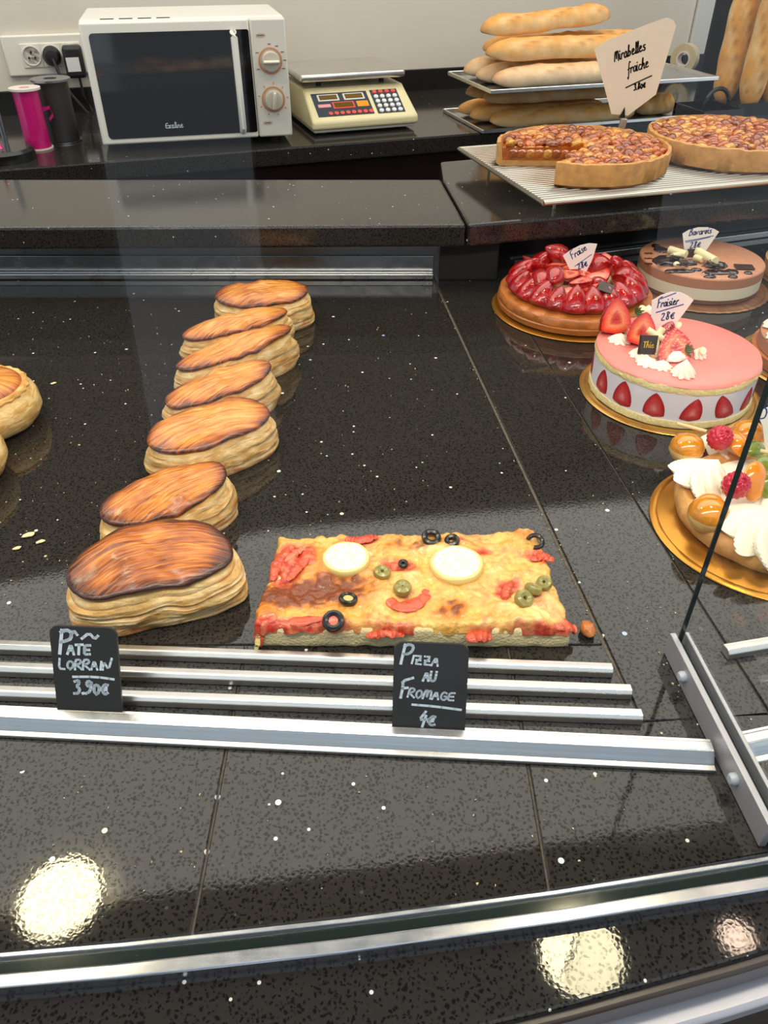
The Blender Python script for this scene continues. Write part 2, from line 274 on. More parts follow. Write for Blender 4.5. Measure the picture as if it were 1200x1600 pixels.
# ------------------------------------------------------------------ mesh building
class MB:
    def __init__(s): s.v = []; s.f = []; s.c = []
    def add(s, vs, fs, col=None):
        o = len(s.v); s.v += [Vector(v) for v in vs]; s.f += [tuple(i + o for i in f) for f in fs]
        if col is not None: s.c += (col if isinstance(col, list) else [col] * len(vs))
        return s
    def box(s, c, d, rot=None, col=None):
        x, y, z = (k / 2 for k in d)
        vs = [Vector(p) for p in ((-x, -y, -z), (x, -y, -z), (x, y, -z), (-x, y, -z), (-x, -y, z), (x, -y, z), (x, y, z), (-x, y, z))]
        if rot is not None: vs = [rot @ v for v in vs]
        return s.add([v + Vector(c) for v in vs], [(0, 3, 2, 1), (4, 5, 6, 7), (0, 1, 5, 4), (1, 2, 6, 5), (2, 3, 7, 6), (3, 0, 4, 7)], col)
    def prism(s, poly, z0, z1, col=None):
        n = len(poly)
        vs = [(p[0], p[1], z0) for p in poly] + [(p[0], p[1], z1) for p in poly]
        return s.add(vs, [tuple(range(n))[::-1], tuple(range(n, 2 * n))] + [(i, (i + 1) % n, n + (i + 1) % n, n + i) for i in range(n)], col)
    def lathe(s, prof, n=48, fn=None, a0=0, a1=2 * PI, closed=False, col=None, cx=0, cy=0):
        """prof: [(r, z)]; fn(r, z, angle) -> (r, z); a closed profile swept over part of a turn gets end caps"""
        full = abs(a1 - a0 - 2 * PI) < 1e-6; m = n if full else n + 1; k = len(prof); vs = []; cs = []
        for i in range(m):
            a = a0 + (a1 - a0) * i / n
            for j, (r, z) in enumerate(prof):
                rr, zz = fn(r, z, a) if fn else (r, z)
                vs.append((cx + rr * math.cos(a), cy + rr * math.sin(a), zz))
                if callable(col): cs.append(col(r, z, a))
        fs = []
        for i in range(n):
            i2 = (i + 1) % m
            for j in range(k if closed else k - 1):
                j2 = (j + 1) % k
                fs.append((i * k + j, i2 * k + j, i2 * k + j2, i * k + j2))
        if closed and not full:
            fs.append(tuple(range(k))); fs.append(tuple(range((m - 1) * k, m * k))[::-1])
        if not closed and full:
            if prof[0][0] > 1e-5: fs.append(tuple(i * k for i in range(m))[::-1])
            if prof[-1][0] > 1e-5: fs.append(tuple(i * k + k - 1 for i in range(m)))
        return s.add(vs, fs, cs if callable(col) else col)
    def tube(s, path, r, n=10, col=None, sq=1.0, caps=True):
        path = [Vector(p) for p in path]; m = len(path); vs = []; up = Vector((0, 0, 1))
        for i, p in enumerate(path):
            t = (path[min(i + 1, m - 1)] - path[max(i - 1, 0)]).normalized()
            ref = up if abs(t.z) < 0.95 else Vector((0, 1, 0))
            b = t.cross(ref).normalized(); u = b.cross(t).normalized()
            rr = r(i / (m - 1)) if callable(r) else r
            for j in range(n):
                a = 2 * PI * j / n
                vs.append(p + b * math.cos(a) * rr + u * math.sin(a) * rr * sq)
        fs = [(i * n + j, i * n + (j + 1) % n, (i + 1) * n + (j + 1) % n, (i + 1) * n + j) for i in range(m - 1) for j in range(n)]
        if caps: fs += [tuple(range(n))[::-1], tuple(range((m - 1) * n, m * n))]
        return s.add(vs, fs, col)
    def blob(s, c, rad, nu=16, nv=10, fn=None, rot=None, col=None, vmin=-PI / 2):
        """an ellipsoid (or its upper part) shaped by fn(direction) -> scale"""
        vs = []; cs = []
        for j in range(nv + 1):
            ph = vmin + (PI / 2 - vmin) * j / nv
            for i in range(nu):
                a = 2 * PI * i / nu; d = Vector((math.cos(a) * math.cos(ph), math.sin(a) * math.cos(ph), math.sin(ph)))
                k = fn(d) if fn else 1
                p = Vector((d.x * rad[0], d.y * rad[1], d.z * rad[2])) * k
                if rot is not None: p = rot @ p
                vs.append(p + Vector(c))
                if callable(col): cs.append(col(d))
        fs = [(j * nu + i, j * nu + (i + 1) % nu, (j + 1) * nu + (i + 1) % nu, (j + 1) * nu + i) for j in range(nv) for i in range(nu)]
        fs.append(tuple(range(nu))[::-1])
        return s.add(vs, fs, cs if callable(col) else col)

def finish(me, smooth, angle):
    bm = bmesh.new(); bm.from_mesh(me)
    bmesh.ops.remove_doubles(bm, verts=bm.verts, dist=1e-6)
    bmesh.ops.recalc_face_normals(bm, faces=bm.faces)
    for f in bm.faces: f.smooth = smooth
    if smooth and angle:
        for e in bm.edges:
            e.smooth = len(e.link_faces) == 2 and e.calc_face_angle(0) < angle
    bm.to_mesh(me); bm.free()
def tag(o, label=None, cat=None, group=None, kind=None):
    if label: o['label'] = label
    if cat: o['category'] = cat
    if group: o['group'] = group
    if kind: o['kind'] = kind
    return o
def thing(name, label, cat, loc=(0, 0, 0), rot=0.0, group=None):
    o = bpy.data.objects.new(name, None); o.empty_display_size = 0.02; C.objects.link(o)
    o.location = loc
    o.rotation_euler = (0, 0, rot) if isinstance(rot, (int, float)) else rot
    return tag(o, label, cat, group)
def obj(name, mb, mat, parent=None, smooth=True, angle=0.7, loc=None, rot=None, bevel=0.0, seg=2, world=False, color=None, label=None, kind=None):
    """one mesh object; its coordinates are those of its parent unless world=True"""
    if isinstance(mb, bpy.types.Mesh): me = mb
    else:
        me = bpy.data.meshes.new(name)
        vs = mb.v
        if world and parent is not None:
            q = parent; chain = []
            while q: chain.append(q); q = q.parent
            mw = Matrix.Identity(4)
            for q in reversed(chain): mw = mw @ Matrix.LocRotScale(q.location, q.rotation_euler, q.scale)
            inv = mw.inverted(); vs = [inv @ v for v in vs]
        me.from_pydata([tuple(v) for v in vs], [], mb.f)
        if len(mb.c) == len(mb.v) and mb.c:
            a = me.color_attributes.new('Col', 'FLOAT_COLOR', 'POINT')
            a.data.foreach_set('color', [x for c in mb.c for x in (*c[:3], 1.0)])
        finish(me, smooth, angle)
        if mat is not None: me.materials.append(M[mat] if isinstance(mat, str) else mat)
    o = bpy.data.objects.new(name, me); C.objects.link(o)
    if parent is not None: o.parent = parent
    if loc is not None: o.location = loc
    if rot is not None: o.rotation_euler = rot
    if bevel:
        b = o.modifiers.new('bevel', 'BEVEL'); b.width = bevel; b.segments = seg; b.limit_method = 'ANGLE'; b.angle_limit = 0.6
    if color: o.color = (*color, 1)
    if label: o['label'] = label
    if kind: o['kind'] = kind
    return o
def copy(o, parent=None, loc=None, rot=None, scale=None, color=None):
    c = o.copy(); C.objects.link(c); c.parent = parent
    if loc is not None: c.location = loc
    if rot is not None: c.rotation_euler = rot
    if scale is not None: c.scale = scale if not isinstance(scale, (int, float)) else (scale,) * 3
    if color: c.color = (*color, 1)
    return c
def rz(a): return Matrix.Rotation(a, 3, 'Z')
def nz(x, y=0, z=0): return noise.noise(Vector((x, y, z)))
def lerp(a, b, t): return tuple(x + (y - x) * t for x, y in zip(a, b))

# ------------------------------------------------------------------ handwriting: strokes on a 6 x 10 grid
GL = {
 'P': '0,0 0.6,10|0.2,9 2.5,10.2 4.6,9.2 4.4,6.8 2.6,5.4 0.4,5', 'I': '1,0 1.2,8', 'Z': '0,8 4,8 0.3,0.3 4.4,0.2|0.8,4 3.6,4', 'A': '0,0 2,9 4.2,0|0.8,3.4 3.6,3.4',
 'U': '0,9 0.1,2.5 1.6,0 3.4,0.6 4,3 4.2,9', 'F': '0.2,0 0.5,7 0,10 5.2,12|0.5,5.4 3.4,6', 'R': '0,0 0.3,9 3,9.4 4,7.4 2.6,5.2 0.5,4.8 4.4,0', 'O': '2,0 0.3,2 0.4,6 2.2,8 4,6 4,2.4 2,0',
 'M': '0,0 0.6,8 2.4,8.2 2.6,0.4 2.8,8 5,8 5.2,0', 'G': '4,7 2,8 0.3,5.5 0.6,1.5 2.6,0 4.2,1.4 4.2,3.8 2.6,3.8', 'E': '4,8 0.8,7.6 0.4,4 3.6,4.2|0.4,4 0.4,0.4 4.2,0.6', 'T': '2,0 2.2,8.2|0,8 4.6,8.4', 'L': '0.4,10 0,0.6 3.6,0.2', 'N': '0,0 0.4,8 3.6,0.4 5.6,11',
 'a': '4,4.6 2.4,5.2 0.5,3.5 0.6,1 2,0 3.6,1.4 4,4.8 4,0.6 5,0.2', 'b': '0.4,0.4 1.4,10 2.2,9 0.8,3 2.4,4.6 3.8,3 3,0.4 0.6,0.4', 'c': '3.8,4.4 2,5 0.5,3 1,0.4 3,0 4.4,1.2', 'e': '0.4,2.4 3.6,3.4 2.8,5.2 1,4.6 0.5,1.4 2,0 4.4,1.2', 'f': '4,9.6 2.8,10.6 1.6,8 1.6,-3 0.6,-5 0.2,-3|0.2,3.6 4,4.4', 'h': '0,0 1,10 1.8,9 0.6,2 2.4,5 3.4,4 3.4,0.2 4.6,0.6', 'i': '0.4,5 0.5,0.6 1.8,0.3|0.5,7.2 0.7,7.8', 'l': '0.2,0.6 1.8,8 1.4,10 0.7,8 0.9,0.4 2,0.4', 'o': '2,0 0.4,2 1,4.8 3,4.8 3.6,2 2,0 3,4.6 4.4,4.6', 'r': '0.2,0 0.6,4.8 1,3.6 2.4,5 3.2,4.4', 's': '3.2,4.8 1.2,4.6 1,3.2 3,2 2.6,0.2 0.2,0.4', 'u': '0.3,5 0.3,1.2 1.6,0 3.2,1.4 3.6,5 3.6,0.6 4.6,0.4', 'v': '0.2,5 1.6,0 3.6,5 4.4,4.6', 't': '1.8,9 1,1 2.4,0 3.4,0.8|0,6 3.2,6.4', 'n': '0.2,0 0.5,5 0.8,3 2.6,5 3.4,4 3.4,0.3 4.6,0.6', 'B': '0,0 0.8,10 3.4,9.4 3.2,6.2 1,5.4 4,4.4 3.8,0.8 0,0', 'S': '4.2,9 2,10 0.6,7.6 3.8,4.6 3.4,0.6 0.2,0.8', 'm': '0,0 0.4,5 0.8,3 2,5 2.5,0.6 2.8,3.4 4,5 4.6,0.4', 'H': '0,0 0.4,10|4,0 4.4,10|0,5 4.2,5.2',
 'x': '0,5 3.6,0|3.6,5 0.2,0',
 '0': '2,0 0.3,2 0.6,5.6 2.4,6.4 3.8,4.6 3.4,1 2,0', '2': '0.4,7.6 2,9 3.6,7.4 0.2,0.2 4.2,0.4', '3': '0.4,8.4 2.6,9.4 3.4,7.4 1.6,5.2 3.6,3.6 3,0.6 0.2,0.4', '4': '3,10 0.2,4 4.6,4.4|3.6,7 2.6,-1', '6': '3.6,9 1,6 0.4,2 2,0 3.8,1.6 3,4 0.8,3.4', '8': '3.4,8.4 1.6,9.4 0.8,7.4 3.6,2.4 2.4,0 0.6,1.4 1.2,4 3.6,8', '9': '3.8,8 2,9.2 0.6,7.2 2,5 3.8,7 3.6,8.4 3.4,2 0.4,0.2', '.': '0.4,0.2 1,0.4', '^': '0,7.5 2,10.5 4,7.5', '€': '4,6.4 2.2,7 0.8,4.6 1,1.4 2.6,0.2 4.2,1|0,4.4 3.4,4.8|0,2.8 3.2,3.2',
}
GW = {'M': 6.4, 'I': 2.4, 'i': 2.4, 'l': 2.4, '.': 2, 'm': 5.6, 'N': 5.4, ' ': 3, 'r': 3.8, 's': 3.9, 'f': 4.4, 't': 3.8}
def ribbon(mb, pts, w, y=0.0):
    pts = [Vector(p) for p in pts]
    if len(pts) > 2:                                 # soften the corners as a hand would
        q = [pts[0]]
        for a, b in zip(pts, pts[1:]): q += [a * 0.75 + b * 0.25, a * 0.25 + b * 0.75]
        pts = q + [pts[-1]]
    for a, b in zip(pts, pts[1:]):
        d = (b - a)
        if d.length < 1e-7: continue
        d.normalize(); n = Vector((-d.y, d.x)) * w / 2; a2 = a - d * w * 0.35; b2 = b + d * w * 0.35
        mb.add([(a2.x + n.x, y, a2.y + n.y), (a2.x - n.x, y, a2.y - n.y), (b2.x - n.x, y, b2.y - n.y), (b2.x + n.x, y, b2.y + n.y)], [(0, 1, 2, 3)])
def write(mb, text, x, z, size, w, rise=0.0, slant=0.12, y=0.0, squeeze=1.0):
    """writes on the local x-z plane, looking towards -y"""
    cx = 0.0; k = size / 10
    for ch in text:
        if ch in GL:
            for st in GL[ch].split('|'):
                pts = []
                for p in st.split():
                    a, b = (float(t) for t in p.split(','))
                    a += random.uniform(-0.15, 0.15); b += random.uniform(-0.2, 0.2)
                    gx = (cx + a * squeeze + b * slant) * k; gz = b * k
                    pts.append((x + gx * math.cos(rise) - gz * math.sin(rise), z + gx * math.sin(rise) + gz * math.cos(rise)))
                ribbon(mb, pts, w, y)
        cx += GW.get(ch, 5.2) * squeeze

# ------------------------------------------------------------------ the room
BA = math.radians(18.2)                          # the back wall and everything along it stand at this angle
BX, BY = Vector((math.cos(BA), math.sin(BA), 0)), Vector((-math.sin(BA), math.cos(BA), 0))
WALL0 = Vector((0.0, 2.445, 0))                  # a point at the foot of the back wall
def W(s, d=0.0, z=0.0): return WALL0 + BX * s + BY * d + Vector((0, 0, z))
def slab(s0, s1, d0, d1, z0, z1):
    mb = MB(); mb.prism([W(s0, d0)[:2], W(s1, d0)[:2], W(s1, d1)[:2], W(s0, d1)[:2]], z0, z1); return mb
FLOORZ = -0.90
tag(obj('floor', MB().box((0.3, 0.6, FLOORZ - 0.03), (6, 6.4, 0.06)), 'floor', smooth=False), 'dark tiled shop floor below the counters', kind='structure')
tag(obj('ceiling', MB().box((0.3, 2.0, CEIL + 0.03), (6, 3.6, 0.06)), 'ceil', smooth=False), 'pale ceiling above the back counter', kind='structure')
tag(obj('trim_1', MB().prism([(-3, 0.2), (3.2, 0.2), (3.2, 1.33), (-3, 0.60)], CEIL - 0.015, CEIL), 'soffit', smooth=False), 'dark soffit above the front of the display case', kind='structure')
tag(obj('wall_back', slab(-2.4, 0.985, 0, 0.1, FLOORZ, 0.60), 'wall', smooth=False), 'plain cream back wall above the black counter', kind='structure')
tag(obj('wall_upper', slab(-2.4, 2.4, -0.012, 0.1, 0.60, CEIL), 'wall_dark', smooth=False), 'dark cladding on the upper back wall', kind='structure')
tag(obj('trim_2', slab(0.99, 1.075, -0.01, 0.1, FLOORZ, 0.60), 'jamb', smooth=False, bevel=0.003), 'pale upright door jamb at the end of the cream wall', kind='structure')
tag(obj('wall_right', slab(1.08, 2.4, -0.012, 0.1, FLOORZ, 0.598), 'wall_dark', smooth=False), 'dark panel beyond the pale door jamb', kind='structure')

# unseen shop front wall, its gap shaped to reflect bluish daylight in the glass
fw = MB()
for x0, x1, z0_, z1_ in ((-2.7, -0.33, FLOORZ, CEIL), (-0.33, 0.13, 1.15, CEIL), (0.13, 1.6, FLOORZ, CEIL)):
    fw.box(((x0 + x1) / 2, -2.05, (z0_ + z1_) / 2), (x1 - x0, 0.1, z1_ - z0_))
tag(obj('wall_front', fw, 'wall_dark', smooth=False), 'unseen dark shop front wall, doorway added for a reflection in the front glass', kind='structure')

# lamps in the ceiling (their reflections show in the polished stone)
def downlight(loc, r, mat, label):
    t = thing('ceiling_lamp', label, 'lamp', (loc[0], loc[1], loc[2]), group='round ceiling lamps')
    obj('lens', MB().lathe([(0, 0.0), (r, 0.0), (r, 0.004)], 48), mat, t)
    obj('rim', MB().lathe([(r, 0.0), (r + 0.012, -0.004), (r + 0.014, 0.012), (r, 0.012)], 48, closed=True), 'grey_plastic', t)
downlight((-0.777, 0.885, CEIL - 0.035), 0.096, 'lamp', 'round warm ceiling lamp mirrored in the stone at lower left')
downlight((0.449, 0.758, CEIL - 0.035), 0.092, 'lamp', 'round warm ceiling lamp mirrored in the outer ledge')
downlight((0.815, 0.793, CEIL - 0.035), 0.036, 'spotlamp', 'small pinkish ceiling spot mirrored in the outer ledge')

# ------------------------------------------------------------------ the display case
case = thing('display_case', 'long black stone pastry display case with curved glass front', 'display case', (0, 0.6, 0))
def fy(x): return 0.199 + 0.122 * x + 0.10 * x * x           # plan of the curved front glass
def ja(y): return 0.081 + (1.136 - y) * 0.1255
def jb(y): return 0.198 + (0.957 - y) * 0.1248
def fline(x0, x1, off=0.0, n=14): return [(x0 + (x1 - x0) * i / n, fy(x0 + (x1 - x0) * i / n) + off) for i in range(n + 1)]
def rr(x): return 1.194 + (x - 0.203) * 0.337                # rear edge of the right-hand bay
G = 0.0009; EPS = 0.0004
tiles = [
    fline(-0.75, -0.1075 - G, 0.006) + [(-0.1075 - G, 0.408 - G), (-0.75, 0.408 - G)],
    fline(-0.1075 + G, 0.0965 - G, 0.006) + [(0.0965 - G, 0.408 - G), (-0.1075 + G, 0.408 - G)],
    fline(0.0965 + G, 0.95, 0.006) + [(0.95, 0.36), (0.34, 0.351), (ja(0.336) + G, 0.336 - G), (ja(0.408) - 2 * G, 0.408 - G), (0.0965 + G, 0.408 - G)],
    [(-0.75, 0.408 + G), (ja(0.408) - 2 * G, 0.408 + G), (ja(1.185) - 2 * G, 1.185), (-0.75, 1.185)],
    [(ja(0.336) + 2 * G, 0.336 + G), (jb(0.34) - G, 0.34 + G), (jb(1.24) - G, 1.24), (ja(1.20) + 2 * G, 1.20)],
    [(jb(0.34) + G, 0.341 + G), (0.34, 0.351 + 2 * G), (0.95, 0.36 + 2 * G), (0.95, rr(0.95) + 0.04), (jb(1.25) + G, 1.25)],
]
for t in tiles:
    obj('tile', MB().prism(t, -0.012, 0.0), 'stone', case, smooth=False, world=True, bevel=0.0006, seg=1)
bed = MB().prism(fline(-0.75, 0.95, -0.004) + [(0.95, 1.48), (-0.75, 1.2)], -0.03, -0.0022)
obj('shelf_bed', bed, 'grout', case, smooth=False, world=True)
# outer ledge in front of the glass, its stone edge and the pale steel trim under it
def ol(x): return 0.137 + 0.20 * x + 0.12 * x * x
def oline(x0, x1, off, n=18): return [(x0 + (x1 - x0) * i / n, ol(x0 + (x1 - x0) * i / n) + off) for i in range(n + 1)]
obj('outer_ledge', MB().prism(oline(-0.75, 0.95, 0.0) + fline(0.95, -0.75, -0.004), -0.03, -0.001), 'stone', case, smooth=False, world=True, bevel=0.002)
obj('ledge_edge', MB().prism(oline(-0.75, 0.95, -0.005) + oline(0.95, -0.75, 0.01), -0.028, -0.006), 'brown_trim', case, world=True, bevel=0.002)
obj('steel_trim', MB().prism(oline(-0.75, 0.95, -0.016) + oline(0.95, -0.75, 0.006), -0.046, -0.031), 'white_trim', case, world=True, bevel=0.003)
obj('front_panel', MB().prism(oline(-0.75, 0.95, -0.004) + oline(0.95, -0.75, 0.006), FLOORZ, -0.05), 'brown_trim', case, world=True)
# channel that holds the front glass: two lips with the pane between
obj('glass_channel', MB().prism(fline(-0.75, 0.95, 0.0008) + fline(0.95, -0.75, 0.0036), -0.002, 0.004), 'steel', case, world=True, bevel=0.0006, label='inner lip of the steel glazing channel')
obj('glass_channel', MB().prism(fline(-0.75, 0.95, -0.0165) + fline(0.95, -0.75, -0.0085), -0.002, 0.0075), 'steel', case, world=True, bevel=0.0012, label='outer lip of the steel glazing channel')
obj('gasket', MB().prism(fline(-0.75, 0.95, -0.0085) + fline(0.95, -0.75, 0.0008), -0.002, 0.002), 'glass_edge', case, world=True)
mb = MB(); n = 40
for zz, off in ((0.002, 0.0), (0.62, 0.05)):
    for i in range(n + 1):
        x = -0.75 + 1.7 * i / n; mb.v.append(Vector((x, fy(x) + off - 0.006, zz)))
for i in range(n): mb.f.append((i, i + 1, n + 2 + i, n + 1 + i))
obj('front_glass', mb, 'glass', case, world=True)
# raised stone ledge behind the shelf
obj('back_ledge', MB().prism([(-0.8, 1.094), (0.1165, 1.111), (0.0945, 1.346), (-0.8, 1.346)], 0.068, 0.10), 'stone_back', case, smooth=False, world=True, bevel=0.004)
rl = [(0.1195, 1.111), (0.97, 1.111 + 0.85 * 0.262), (0.97, 1.75), (0.10, 1.46), (0.0975, 1.346)]
obj('back_ledge', MB().prism(rl, 0.068, 0.10), 'stone_back', case, smooth=False, world=True, bevel=0.004)
obj('back_panel', MB().prism([(-0.8, 1.176), (0.10, 1.176), (0.10, 1.20), (-0.8, 1.20)], -0.01, 0.068), 'steel_dark', case, smooth=False, world=True)
obj('back_panel', MB().prism([(0.13, rr(0.13) + 0.02), (0.95, rr(0.95) + 0.02), (0.95, rr(0.95) + 0.04), (0.13, rr(0.13) + 0.04)], -0.01, 0.068), 'black', case, smooth=False, world=True)
obj('corner_block', MB().prism([(0.085, 1.160), (0.175, 1.160), (0.165, 1.20), (0.09, 1.20)], 0.0, 0.066), 'black_matt', case, smooth=False, world=True, bevel=0.002)
obj('rear_rail', MB().box((-0.363, 1.166, 0.005), (0.88, 0.012, 0.010)), 'alu', case, world=True, bevel=0.002)
obj('rear_channel', MB().box((-0.363, 1.1735, 0.022), (0.88, 0.004, 0.024)), 'steel', case, world=True, bevel=0.001)
mb = MB(); mb.box((0.56, rr(0.56) + 0.012, 0.006), (0.74, 0.012, 0.012), Matrix.Rotation(math.atan(0.337), 3, 'Z'))
obj('rear_rail', mb, 'alu', case, world=True, bevel=0.002)
obj('carcass', MB().prism([(-0.75, 0.24), (0.95, 0.45), (0.95, 1.45), (-0.75, 1.18)], FLOORZ, -0.031), 'black_matt', case, smooth=False, world=True)

# glass divider standing in its own steel channel
dv0, dv1 = Vector((0.2165, 0.400, EPS)), Vector((0.2296, 0.2435, EPS))
dd = (dv1 - dv0).normalized(); dn = Vector((-dd.y, dd.x, 0))       # dn points to the right-hand bay
div = thing('glass_divider', 'upright glass divider in a steel channel beside the fruit topped tart', 'glass panel', dv0)
def strip(a, b, w0, w1, z0, z1):
    return MB().prism([(a + dn * w0)[:2], (b + dn * w0)[:2], (b + dn * w1)[:2], (a + dn * w1)[:2]], z0, z1)
obj('channel_side', strip(dv0, dv1, -0.001, 0.0035, EPS, 0.022), 'steel_satin', div, world=True, bevel=0.0006)
obj('channel_side', strip(dv0, dv1, 0.0105, 0.0135, EPS, 0.022), 'steel_satin', div, world=True, bevel=0.0006)
obj('channel_floor', strip(dv0, dv1, 0.0035, 0.0105, EPS, 0.012), 'glass_edge', div, world=True)
pa, pb = dv0 + dd * 0.002, dv1
mbp = MB(); mbp.add([pa + dn * 0.007 + Vector((0, 0, 0.012)), pb + dn * 0.007 + Vector((0, 0, 0.012)), pb + dn * 0.007 + Vector((0, 0.052, 0.60)), pa + dn * 0.007 + Vector((0, 0, 0.60))], [(0, 1, 2, 3)])
obj('pane', mbp, 'glass', div, world=True)
obj('pane_edge', strip(pa, pa + dd * 0.0012, 0.0054, 0.0088, 0.012, 0.60), 'glass_edge', div, world=True, label='dark green ground edge of the pane')
for k in (0.034, 0.118):
    mb = MB().lathe([(0, 0), (0.0042, 0.0), (0.0042, 0.003), (0.003, 0.0045), (0, 0.005)], 14)
    b = obj('button', mb, 'translucent', div, loc=(dd * k) + dn * -0.001 + Vector((0, 0, 0.012)), rot=(0, -PI / 2, math.atan2(dd.y, dd.x) + PI / 2))

# aluminium rails lying across the front of the shelf
def rail(a, b, w, h, label, lip=False):
    a, b = Vector((*a, EPS)), Vector((*b, EPS)); d = (b - a); L = d.length; ang = math.atan2(d.y, d.x)
    t = thing('label_rail', label, 'rail', a, ang, 'aluminium rails along the shelf front')
    if not lip:
        mb = MB(); mb.add([(0, 0, 0), (0, w, 0), (0, w, h * 0.92), (0, w * 0.45, h), (0, w * 0.30, h), (0, 0, h * 0.72), (L, 0, 0), (L, w, 0), (L, w, h * 0.92), (L, w * 0.45, h), (L, w * 0.30, h), (L, 0, h * 0.72)],
                          [(0, 1, 2, 3, 4, 5), (11, 10, 9, 8, 7, 6)] + [(i, (i + 1) % 6, 6 + (i + 1) % 6, 6 + i) for i in range(6)])
        obj('bar', mb, 'alu', t, smooth=False, bevel=0.0004, seg=1)
    else:
        obj('base_strip', MB().box((L / 2, w * 0.5, 0.0015), (L, w, 0.003)), 'alu', t, smooth=False, bevel=0.0004, seg=1)
        mb = MB(); mb.prism([(0, w * 0.18), (L, w * 0.18), (L, w * 0.52), (0, w * 0.52)], 0.003, h)
        for v in mb.v:
            if v.z > 0.004: v.y += 0.007
        obj('sloping_face', mb, 'steel', t, smooth=False, bevel=0.0006, seg=1)
        obj('rear_lip', MB().box((L / 2, w - 0.001, 0.004), (L, 0.002, 0.008)), 'alu', t, smooth=False)
    return t
rail((-0.70, 0.4175), (0.170, 0.3745), 0.0085, 0.008, 'bright aluminium rail farthest from the front, under the pizza edge')
rail((-0.70, 0.3945), (0.179, 0.3545), 0.0085, 0.008, 'middle one of the three slim aluminium rails behind the slate cards')
rail((-0.70, 0.3725), (0.181, 0.3325), 0.0085, 0.008, 'slim aluminium rail nearest the slate price cards')
rail((-0.70, 0.347), (0.2195, 0.2942), 0.021, 0.010, 'wide aluminium rail the slate price cards stand behind', lip=True)
rail((0.262, 0.392), (0.60, 0.462), 0.010, 0.008, 'short aluminium rail seen through the glass divider, nearer the fruit tart')
rail((0.245, 0.300), (0.60, 0.381), 0.021, 0.010, 'wide aluminium rail beyond the glass divider at the frame edge', lip=True)

# ------------------------------------------------------------------ back counter
CT = 0.05                                        # top of the back counter
DF = -0.562                                      # its front edge, measured from the wall
ctr = thing('back_counter', 'black speckled worktop along the back wall', 'counter', W(0, -0.3, FLOORZ), BA)
obj('worktop', slab(-2.0, 1.9, DF, -0.0215, CT - 0.035, CT), 'stone_back', ctr, smooth=False, world=True, bevel=0.003)
obj('fascia', slab(-2.0, 1.9, DF + 0.03, DF + 0.05, FLOORZ + 0.08, CT - 0.035), 'fascia', ctr, smooth=False, world=True)
obj('upstand', slab(-2.0, 1.065, -0.0205, -0.011, CT - 0.035, 0.103), 'black', ctr, smooth=False, world=True, bevel=0.002)
obj('plinth', slab(-2.0, 1.9, DF + 0.08, -0.03, FLOORZ + EPS, FLOORZ + 0.08), 'black_matt', ctr, smooth=False, world=True)

